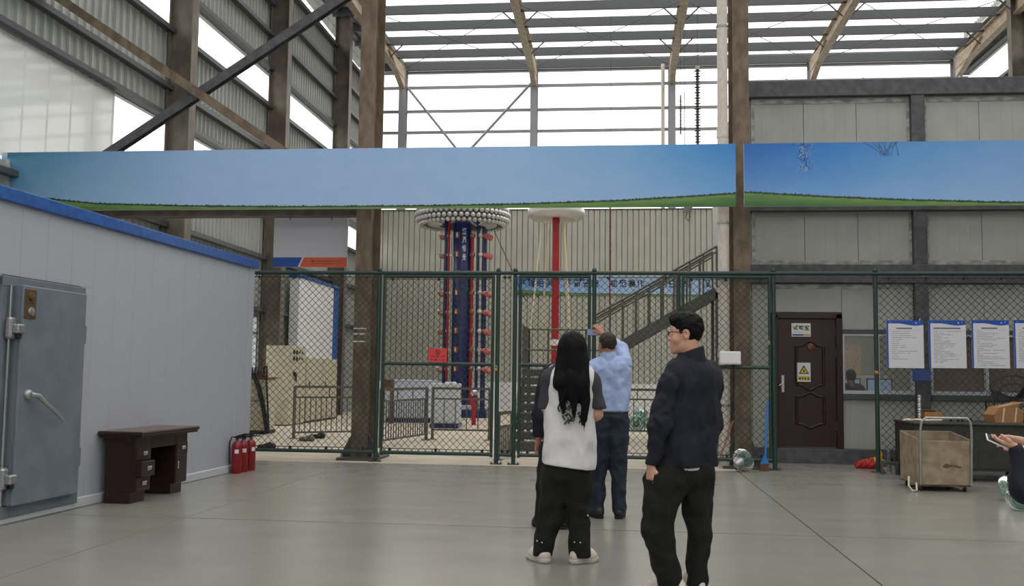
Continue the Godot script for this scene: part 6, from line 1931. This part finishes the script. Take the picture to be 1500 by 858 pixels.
func woman_in_tee() -> void:
	var d := 7.2
	var J := func(x: float, y: float, o := 0.0) -> Vector3: return at(x, y, d - o)
	var foot := ground(822, 822)
	var t := thing("person", "person with very long black hair in a white tee with charcoal sleeves, back turned", "person", Vector3(foot.x, 0, -d))
	var tee := [[J.call(823, 558, 0.0), J.call(818, 690, 0.01), 0.108, 0.122], [J.call(852, 560, 0.0), J.call(847, 690, 0.01), 0.105, 0.122], [J.call(820, 548), J.call(856, 550), 0.08, 0.08]]
	cloth("tee", t, M.tee, tee, [[J.call(794, 677.5), Vector3(-0.12, -1, 0)]], 0.012, [0.02, Vector3(7, 4, 7), 21], 0.05, "loose white tee")
	for s in [[[J.call(828, 536), J.call(808, 556), 0.062, 0.07], [J.call(808, 556), J.call(800, 606), 0.07, 0.068]], [[J.call(848, 537), J.call(865, 560), 0.062, 0.07], [J.call(865, 560), J.call(875.5, 606), 0.07, 0.07]]]:
		cloth("sleeve", t, M.charcoal, s, [[s[1][1] + Vector3(0, 0.035, 0), Vector3(0, -1, 0)]], 0.011, [0.007, Vector3(7, 6, 7), 22], 0.05, "charcoal raglan sleeve")
	var legs := [[J.call(817, 690), J.call(846, 692), 0.112, 0.11], [J.call(813, 700), J.call(806, 760), 0.105, 0.086], [J.call(806, 760), J.call(794, 815, 0.02), 0.086, 0.072], [J.call(848, 700), J.call(847, 765), 0.1, 0.078], [J.call(847, 765), J.call(849.5, 817, 0.02), 0.078, 0.076]]
	cloth("trousers", t, M.black_cloth, legs, [[Vector3(0, J.call(820, 814).y, 0), Vector3.DOWN]], 0.012, [0.018, Vector3(8, 6, 8), 23], 0.03, "black cargo trousers")
	for q in [[787.0, 792.0], [794.0, 794.5], [841.5, 794.0], [850.0, 794.5], [861.0, 755.0]]:
		wpart("stud", MB.new().ball(J.call(q[0], q[1], 0.095), Vector3(0.007, 0.007, 0.007), 8, 6), M.chrome, t)
	shoe(t, J.call(795, 822, 0.03), Vector3(-0.55, 0, -0.75), 0.25, M.shoe_white, true)
	shoe(t, J.call(847, 822, 0.03), Vector3(0.75, 0, -0.6), 0.25, M.shoe_white, true)
	var body := MB.new()
	var face := Transform3D(pose(Vector3(0, 1, 0), Vector3(0.05, 0, -1)) * 0.94, J.call(838.5, 514))
	head_into(body, face, 0.007)
	var inner := [[J.call(838, 530), J.call(837, 560), 0.05, 0.06], [J.call(824, 562), J.call(820, 690), 0.075, 0.085], [J.call(851, 562), J.call(846, 690), 0.075, 0.085], [J.call(812, 555), J.call(862, 557), 0.055, 0.055], [J.call(808, 556), J.call(801, 596), 0.042, 0.036], [J.call(801, 596), J.call(822, 612, -0.26), 0.034, 0.025],
		[J.call(865, 560), J.call(874, 606), 0.042, 0.038], [J.call(874, 606, 0.0), J.call(856, 622, -0.24), 0.037, 0.025], [J.call(818, 695), J.call(806, 760), 0.08, 0.055], [J.call(806, 760), J.call(794, 818), 0.055, 0.035], [J.call(848, 695), J.call(847, 765), 0.08, 0.055], [J.call(847, 765), J.call(849, 818), 0.055, 0.035]]
	body_into(body, inner, 0.016)
	for s in [[822.0, 1.0], [856.0, -1.0]]:
		hand_into(body, Transform3D(pose(Vector3(-0.6 * s[1], 0.1, 0.7), Vector3(0, 0.2, 1)), J.call(s[0], 618, -0.27)), 0.5, s[1])
	wpart("body", body, M.skin, t)
	eyes_of(t, face)
	# hair: a smooth cap running into a mass down the back, then loose strands
	var f := Field.new(J.call(838, 560, 0.0) - Vector3(0.25, 0.45, 0.2), J.call(838, 500, 0.0) + Vector3(0.25, 0.2, 0.28), 0.011)
	f.ell(J.call(838.5, 508, 0.01), Vector3(0.1, 0.118, 0.112), 0.03)
	for q in [[838, 515, 840, 560, 0.1, 0.085, 0.02, 0.085], [826, 530, 819, 562, 0.06, 0.045, 0.04, 0.11], [851, 530, 854, 565, 0.06, 0.045, 0.04, 0.11], [838, 552, 840, 580, 0.075, 0.03, 0.09, 0.125], [823, 558, 826, 590, 0.04, 0.014, 0.11, 0.135], [850, 560, 857, 606, 0.045, 0.014, 0.11, 0.135], [839, 575, 841, 600, 0.025, 0.01, 0.125, 0.135]]:
		f.cone(J.call(q[0], q[1], q[6]), J.call(q[2], q[3], q[7]), q[4], q[5], 0.045)
	f.ell(J.call(838.5, 520, -0.12), Vector3(0.07, 0.1, 0.07), 0.01, true)
	f.crease(0.006, Vector3(30, 1.2, 30), 31)
	var mb := MB.new()
	f.into(mb)
	wpart("hair", mb, M.hair, t, "very long straight black hair")
	mb = MB.new()
	rng.seed = 77
	for i in 170:
		var u: float = clampf([-0.6, 0.05, 0.6, 0.75][i % 4] + rng.randfn() * 0.3, -1.0, 1.0)
		var x0 := 838.5 + u * 19.0
		var x1: float = [825.0, 840.0, 854.0, 857.0][i % 4] + u * 4.0 + rng.randfn() * 1.6
		var y1: float = [598.0, 608.0, 614.0, 616.0][i % 4] + rng.randfn() * 6.0
		var z0 := 0.1 * sqrt(1.0 - u * u * 0.9)
		mb.tube([J.call(838.5 + u * 12.0, 492 + absf(u) * 8, 0.02 + z0 * 0.8), J.call(x0, 515 + absf(u) * 6, 0.03 + z0), J.call(x0 + u * 5.0, 553, 0.115 + 0.05 * (1 - u * u)), J.call(x1, 585, 0.15), J.call(x1 - u * 5.0, y1, 0.155)], [0.004, 0.006, 0.007, 0.005, 0.0015], 5)
	wpart("hair_strands", mb, M.hair, t, "", "stuff")
	# the dark scribbled print on the back of the tee
	mb = MB.new()
	for i in 26:
		var p: Vector3 = J.call(rng.randf_range(818, 852), rng.randf_range(574, 616), 0.136)
		var pts := [p]
		for k in 3:
			p += Vector3(rng.randf_range(-0.022, 0.022), rng.randf_range(-0.028, 0.01), 0)
			pts.append(p)
		mb.tube(pts, 0.006, 5)
	wpart("back_print", mb, M.charcoal, t, "dark scribbled print", "stuff")

func man_filming() -> void:
	var d := 9.5
	var J := func(x: float, y: float, o := 0.0) -> Vector3: return at(x, y, d - o)
	var t := thing("person", "person in a light blue shirt and jeans, back turned, one arm raised to film", "person", Vector3(ground(890, 758).x, 0, -d))
	var shirt := [[J.call(882, 545), J.call(886, 605), 0.112, 0.115], [J.call(907, 543), J.call(905, 605), 0.11, 0.11], [J.call(876, 536), J.call(912, 534), 0.075, 0.078], [J.call(892, 522), J.call(893, 545), 0.06, 0.12],
		[J.call(872, 540), J.call(865, 575, -0.05), 0.075, 0.062], [J.call(865, 575, -0.05), J.call(868, 590, -0.28), 0.062, 0.045]]
	cloth("sleeve", t, M.shirt, [
		[J.call(915, 532), J.call(910, 511, -0.2), 0.075, 0.062], [J.call(910, 511, -0.2), J.call(894, 497, -0.34), 0.062, 0.044]], [], 0.012, [0.01, Vector3(7, 7, 7), 46], 0.04)
	cloth("shirt", t, M.shirt, shirt, [[J.call(890, 602.5), Vector3.DOWN]], 0.013, [0.02, Vector3(7, 6, 7), 41], 0.045, "light blue shirt")
	cloth("collar", t, M.shirt, [[J.call(891, 512, 0.0), J.call(892, 528, 0.0), 0.066, 0.088]], [[J.call(891, 514.5), Vector3.UP]], 0.01, [])
	cloth("belt", t, M.black, [[J.call(888, 596), J.call(888, 612), 0.112, 0.112], [J.call(903, 596), J.call(903, 612), 0.112, 0.112]], [[J.call(890, 601.5), Vector3.UP], [J.call(890, 606.5), Vector3.DOWN]], 0.01, [], 0.05, "black belt")
	var legs := [[J.call(888, 612), J.call(903, 612), 0.118, 0.118], [J.call(882, 626), J.call(876, 690), 0.112, 0.078], [J.call(876, 690), J.call(875, 752, 0.02), 0.078, 0.064], [J.call(905, 626), J.call(906.5, 690), 0.11, 0.076], [J.call(906.5, 690), J.call(907, 752, 0.02), 0.076, 0.064]]
	cloth("jeans", t, M.denim, legs, [[J.call(890, 604), Vector3.UP], [Vector3(0, 0.05, 0), Vector3.DOWN]], 0.013, [0.016, Vector3(8, 7, 8), 42], 0.03, "dark blue jeans")
	shoe(t, J.call(876, 756, 0.03), Vector3(-0.45, 0, -0.8), 0.27, M.shoe_black, false)
	shoe(t, J.call(907, 756, 0.03), Vector3(0.15, 0, -1), 0.27, M.shoe_black, false)
	var body := MB.new()
	var face := Transform3D(pose(Vector3(0, 1, 0.05), Vector3(-0.45, 0.12, -1)) * 0.96, J.call(889.5, 506))
	head_into(body, face, 0.006)
	var inner := [[J.call(891, 515), J.call(892, 534), 0.052, 0.045], [J.call(883, 547), J.call(887, 612), 0.08, 0.085], [J.call(906, 546), J.call(904, 612), 0.08, 0.085], [J.call(876, 538), J.call(912, 536), 0.055, 0.055], [J.call(872, 540), J.call(865, 575, -0.05), 0.048, 0.042], [J.call(865, 575, -0.05), J.call(870, 592, -0.32), 0.042, 0.028],
		[J.call(915, 532), J.call(910, 511, -0.2), 0.048, 0.042], [J.call(910, 511, -0.2), J.call(884.5, 490, -0.42), 0.042, 0.027], [J.call(884, 620), J.call(877, 690), 0.085, 0.058], [J.call(877, 690), J.call(875, 750), 0.058, 0.04], [J.call(904, 620), J.call(907, 690), 0.085, 0.058], [J.call(907, 690), J.call(907, 750), 0.058, 0.04]]
	body_into(body, inner)
	hand_into(body, Transform3D(pose(Vector3(0.55, -0.8, 0.1), Vector3(-0.6, -0.2, -0.6)) * 0.95, J.call(884, 490.5, -0.43)), 0.5, -1.0, 0.006)
	hand_into(body, Transform3D(pose(Vector3(0.1, 0.2, 0.9), Vector3(1, 0, 0)), J.call(870, 593, -0.34)), 0.5, 1.0, 0.006)
	wpart("body", body, M.skin_tan, t)
	eyes_of(t, face)
	short_hair(t, face, M.hair_thin, true)
	var c: Vector3 = J.call(868, 486.5, -0.47)
	var p := thing("phone", "phone held up sideways by the person in the light blue shirt", "phone", c - Vector3(0, 0.036, 0))
	p.rotation.z = -0.02
	part("case", MB.new().box(Vector3(0, 0.036, 0), Vector3(0.118, 0.066, 0.009), Basis.IDENTITY, 0.004), M.black, p)
	part("screen", MB.new().box(Vector3(0, 0.036, 0.0047), Vector3(0.108, 0.058, 0.001)), M.screen, p)

func hidden_man() -> void:
	var d := 8.75
	var J := func(x: float, y: float, o := 0.0) -> Vector3: return at(x, y, d - o)
	var t := thing("person", "person in dark navy clothes mostly hidden behind the long-haired person", "person", Vector3(ground(808, 770).x, 0, -d))
	var top := [[J.call(817, 560), J.call(818, 640), 0.12, 0.125], [J.call(843, 560), J.call(842, 640), 0.12, 0.125], [J.call(808, 545), J.call(852, 546), 0.075, 0.075], [J.call(830, 530), J.call(830, 555), 0.06, 0.11],
		[J.call(800, 556), J.call(791, 606, 0.0), 0.074, 0.066], [J.call(791, 606, 0.0), J.call(788, 646, -0.03), 0.066, 0.05], [J.call(858, 556), J.call(858, 606), 0.07, 0.06], [J.call(858, 606), J.call(846, 632, -0.2), 0.06, 0.045]]
	cloth("jacket", t, M.navy, top, [[J.call(830, 641), Vector3.DOWN]], 0.014, [0.01, Vector3(6, 5, 6), 51])
	var legs := [[J.call(817, 648), J.call(840, 648), 0.12, 0.12], [J.call(806, 660), J.call(800, 710), 0.105, 0.085], [J.call(800, 710), J.call(793.5, 768), 0.085, 0.062], [J.call(836, 660), J.call(832, 712), 0.105, 0.085], [J.call(832, 712), J.call(826, 770), 0.08, 0.062]]
	cloth("trousers", t, M.black_cloth, legs, [[Vector3(0, 0.05, 0), Vector3.DOWN]], 0.014, [0.01, Vector3(6, 6, 6), 52], 0.03)
	shoe(t, J.call(793, 772, 0.0), Vector3(-0.35, 0, -0.9), 0.27, M.shoe_black, false)
	shoe(t, J.call(826, 774, 0.0), Vector3(0.1, 0, -1), 0.27, M.shoe_black, false)
	var body := MB.new()
	var face := Transform3D(pose(Vector3(0, 1, 0), Vector3(0.1, 0.05, -1)) * 0.93, J.call(838, 512))
	head_into(body, face, 0.008)
	body_into(body, [[J.call(836, 524), J.call(832, 550), 0.055, 0.065], [J.call(819, 560), J.call(819, 645), 0.09, 0.09], [J.call(842, 560), J.call(841, 645), 0.09, 0.09], [J.call(806, 550), J.call(854, 550), 0.055, 0.055], [J.call(800, 556), J.call(791, 606), 0.048, 0.04], [J.call(791, 606), J.call(789, 646, -0.03), 0.04, 0.028], [J.call(858, 556), J.call(858, 606), 0.048, 0.04], [J.call(858, 606), J.call(846, 634, -0.2), 0.04, 0.028],
		[J.call(814, 650), J.call(800, 710), 0.085, 0.058], [J.call(800, 710), J.call(793, 766), 0.058, 0.04], [J.call(838, 650), J.call(832, 712), 0.085, 0.058], [J.call(832, 712), J.call(826, 768), 0.058, 0.04]], 0.018)
	hand_into(body, Transform3D(pose(Vector3(0.0, 1, -0.05), Vector3(0.6, 0, 0.8)) * 0.85, J.call(788.5, 645, -0.03)), 0.7, 1.0, 0.006)
	hand_into(body, Transform3D(pose(Vector3(0.2, 0.2, 0.9), Vector3(0, -1, 0)), J.call(846, 634, -0.22)), 0.6, -1.0, 0.007)
	wpart("body", body, M.skin_tan, t)
	eyes_of(t, face)
	short_hair(t, face, M.hair)

func seated_edge() -> void:
	var d := 5.8
	var J := func(x: float, y: float, o := 0.0) -> Vector3: return at(x, y, d - o)
	var hip: Vector3 = J.call(1600, 700)
	hip.y = 0.55
	var st := thing("stool", "low round wooden stool under the seated person just past the right edge", "stool", Vector3(hip.x, 0, hip.z))
	part("seat", MB.new().rod(Vector3(0, 0.38, 0), Vector3(0, 0.42, 0), 0.18, 24), M.ply, st)
	for k in 4:
		var a := TAU * (k + 0.5) / 4.0
		part("leg", MB.new().rod(Vector3(cos(a) * 0.17, 0, sin(a) * 0.17), Vector3(cos(a) * 0.11, 0.385, sin(a) * 0.11), 0.016, 8), M.ply, st)
	var t := thing("person", "person in navy at the right edge with a white phone in both hands", "person", Vector3(hip.x, 0, hip.z))
	var sh := hip + Vector3(-0.02, 0.46, 0.18)
	var sh2 := hip + Vector3(-0.02, 0.46, -0.18)
	var el: Vector3 = J.call(1501, 716, 0.18)
	var wr: Vector3 = J.call(1491, 661, 0.16)
	var el2 := el + Vector3(0.12, 0.02, -0.34)
	var wr2: Vector3 = J.call(1498, 647, -0.02)
	var kn := hip + Vector3(-0.12, 0.0, 0.34)
	cloth("jacket", t, M.navy, [[hip + Vector3(0, 0.02, 0.06), sh + Vector3(0, -0.1, -0.08), 0.13, 0.13], [hip + Vector3(0, 0.02, -0.06), sh2 + Vector3(0, -0.1, 0.08), 0.13, 0.13], [sh, sh2, 0.075, 0.075], [sh, el, 0.075, 0.07], [el, wr, 0.066, 0.046], [sh2, el2, 0.075, 0.062], [el2, wr2 + Vector3(0.06, 0, 0), 0.062, 0.045]], [], 0.013, [0.009, Vector3(7, 7, 7), 61])
	cloth("trousers", t, M.black_cloth, [[hip + Vector3(0, 0, 0.1), kn + Vector3(0.16, 0, 0.0), 0.11, 0.085], [kn + Vector3(0.16, 0, 0), Vector3(kn.x + 0.2, 0.06, kn.z + 0.02), 0.085, 0.065], [hip + Vector3(0, 0, -0.1), hip + Vector3(0.04, 0, -0.5), 0.11, 0.085], [hip + Vector3(0.04, 0, -0.5), Vector3(hip.x + 0.06, 0.06, hip.z - 0.5), 0.085, 0.065]], [[Vector3(0, 0.04, 0), Vector3.DOWN]], 0.014, [0.01, Vector3(6, 6, 6), 62])
	shoe(t, Vector3(kn.x + 0.2, 0, kn.z + 0.02), Vector3(-1, 0, 0.2), 0.27, M.shoe_black, false)
	shoe(t, Vector3(hip.x + 0.06, 0, hip.z - 0.5), Vector3(-1, 0, -0.2), 0.27, M.shoe_black, false)
	var body := MB.new()
	var face := Transform3D(pose(Vector3(-0.3, 1, 0), Vector3(-1, -0.4, 0)), (sh + sh2) * 0.5 + Vector3(-0.06, 0.24, 0))
	head_into(body, face, 0.007)
	body_into(body, [[hip, (sh + sh2) * 0.5, 0.1, 0.09], [(sh + sh2) * 0.5, (sh + sh2) * 0.5 + Vector3(-0.03, 0.12, 0), 0.06, 0.055], [sh, sh2, 0.055, 0.055], [sh, el, 0.045, 0.04], [el, wr, 0.04, 0.028], [sh2, el2, 0.045, 0.04], [el2, wr2, 0.04, 0.027], [hip, kn + Vector3(0.16, 0, 0), 0.09, 0.06], [kn + Vector3(0.16, 0, 0), Vector3(kn.x + 0.2, 0.08, kn.z + 0.02), 0.06, 0.04], [hip, hip + Vector3(0.04, 0, -0.5), 0.09, 0.06], [hip + Vector3(0.04, 0, -0.5), Vector3(hip.x + 0.06, 0.08, hip.z - 0.5), 0.06, 0.04]], 0.018)
	hand_into(body, Transform3D(pose(Vector3(0.85, -0.25, 0.3), Vector3(-0.1, 0.9, -0.4)) * 0.82, wr + Vector3(-0.005, 0.02, 0)), 0.35, 1.0)
	hand_into(body, Transform3D(pose(Vector3(1.0, -0.05, 0.25), Vector3(0.1, -0.4, 0.9)) * 0.85, wr2), 0.3, 1.0)
	wpart("body", body, M.skin, t)
	eyes_of(t, face)
	short_hair(t, face, M.hair)
	var c: Vector3 = J.call(1464.5, 648, 0.12)
	var p := thing("phone", "white phone lying tilted in the hands at the right edge", "phone", c)
	p.basis = Basis(Vector3.BACK, -0.42) * Basis(Vector3.RIGHT, 0.5)
	part("case", MB.new().box(Vector3.ZERO, Vector3(0.152, 0.009, 0.074), Basis.IDENTITY, 0.004), M.white, p)
	part("screen", MB.new().box(Vector3(0, 0.0047, 0), Vector3(0.142, 0.001, 0.066)), M.black, p)

func man_in_booth() -> void:
	var d := 17.6
	var J := func(x: float, y: float, o := 0.0) -> Vector3: return at(x, y, d - o)
	var t := thing("person", "dark silhouette of a person seated inside the booth window, right of the brown door", "person", Vector3(J.call(1246, 560).x, 0.2, -d))
	var c: Vector3 = J.call(1246, 600)
	var fl := 0.2
	cloth("jacket", t, M.black_cloth, [[J.call(1240, 572), J.call(1240, 610), 0.12, 0.13], [J.call(1256, 572), J.call(1256, 610), 0.12, 0.13], [J.call(1236, 569), J.call(1259, 570), 0.075, 0.075], [J.call(1235, 570), J.call(1229, 592), 0.07, 0.06], [J.call(1229, 592), J.call(1236, 592, -0.3), 0.06, 0.045], [J.call(1260, 571), J.call(1266, 592), 0.07, 0.06], [J.call(1266, 592), J.call(1258, 592, -0.3), 0.06, 0.045]], [], 0.018, [0.01, Vector3(6, 6, 6), 71])
	cloth("trousers", t, M.black_cloth, [[c + Vector3(-0.1, 0.0, 0), Vector3(c.x - 0.1, 0.7, c.z - 0.42), 0.11, 0.09], [Vector3(c.x - 0.1, 0.7, c.z - 0.42), Vector3(c.x - 0.1, fl + 0.06, c.z - 0.4), 0.085, 0.065], [c + Vector3(0.1, 0, 0), Vector3(c.x + 0.1, 0.7, c.z - 0.42), 0.11, 0.09], [Vector3(c.x + 0.1, 0.7, c.z - 0.42), Vector3(c.x + 0.1, fl + 0.06, c.z - 0.4), 0.085, 0.065]], [], 0.02, [])
	var body := MB.new()
	var face := Transform3D(pose(Vector3(0, 1, 0), Vector3(0.1, 0, -1)), J.call(1246.5, 553))
	head_into(body, face, 0.009)
	body_into(body, [[J.call(1247, 562), J.call(1248, 575), 0.055, 0.07], [J.call(1248, 575), c, 0.1, 0.11], [J.call(1229, 592), J.call(1238, 592, -0.36), 0.035, 0.028], [J.call(1266, 592), J.call(1256, 592, -0.36), 0.035, 0.028]], 0.02)
	wpart("body", body, M.skin_tan, t)
	short_hair(t, face, M.hair)
	# chair, desk and screens in the room
	var ch := thing("office_chair", "dark office chair under the silhouette inside the booth", "chair", Vector3(c.x, fl, c.z))
	part("seat", MB.new().box(Vector3(0, c.y - fl - 0.16, -0.1), Vector3(0.46, 0.07, 0.46), Basis.IDENTITY, 0.02), M.black, ch)
	part("stem", MB.new().rod(Vector3(0, 0.06, -0.1), Vector3(0, c.y - fl - 0.19, -0.1), 0.03, 10), M.black, ch)
	part("foot", MB.new().rod(Vector3(0, 0, -0.1), Vector3(0, 0.06, -0.1), 0.25, 20), M.black, ch)
	var dk := thing("office_desk", "pale desk along the room inside the booth window", "desk", Vector3(4.1, fl, -18.35))
	part("top", MB.new().box(Vector3(0, 0.73, 0), Vector3(1.6, 0.03, 0.6), Basis.IDENTITY, 0.005), M.light_grey, dk)
	part("screen_board", MB.new().box(Vector3(0, 0.97, -0.28), Vector3(1.6, 0.42, 0.03), Basis.IDENTITY, 0.005), M.booth, dk)
	for x in [-0.76, 0.76]:
		part("leg", MB.new().box(Vector3(x, 0.36, 0), Vector3(0.04, 0.72, 0.56)), M.light_grey, dk)
	for q in [[1243.0, "computer screen behind the silhouette inside the booth"], [1289.0, "computer screen showing a blue picture behind the post by the booth window"]]:
		var sp := at(q[0], 560, 18.3)
		var s := thing("monitor", q[1], "monitor", Vector3(sp.x, fl + 0.745, -18.35), "screens on the booth desk")
		part("stand", MB.new().rod(Vector3(0, 0, 0), Vector3(0, 0.02, 0), 0.1, 16).rod(Vector3(0, 0.02, -0.02), Vector3(0, 0.14, -0.02), 0.02, 8), M.black, s)
		part("case", MB.new().box(Vector3(0, 0.25, 0), Vector3(0.44, 0.28, 0.03), Basis.IDENTITY, 0.006), M.black, s)
		part("screen", MB.new().box(Vector3(0, 0.25, 0.0158), Vector3(0.4, 0.24, 0.001)), M.screen, s)
	var wb := thing("pin_board", "pale pinkish board with a few specks on the wall inside the booth", "board", Vector3(at(1250, 560, 19.45).x, 1.12, -19.48))
	var im := canvas(128, 200, rgb(196, 176, 160))
	for k in 14:
		im.fill_rect(Rect2i(rng.randi_range(10, 110), rng.randi_range(20, 180), 6, 7), rgb(130, 120, 112))
	var a := at(1231, 505, 19.45)
	var b := at(1262, 550, 19.45)
	board("sheet", Vector3((a.x + b.x) * 0.5, (a.y + b.y) * 0.5, -19.46), b.x - a.x, a.y - b.y, 0.02, im, M.white, wb)
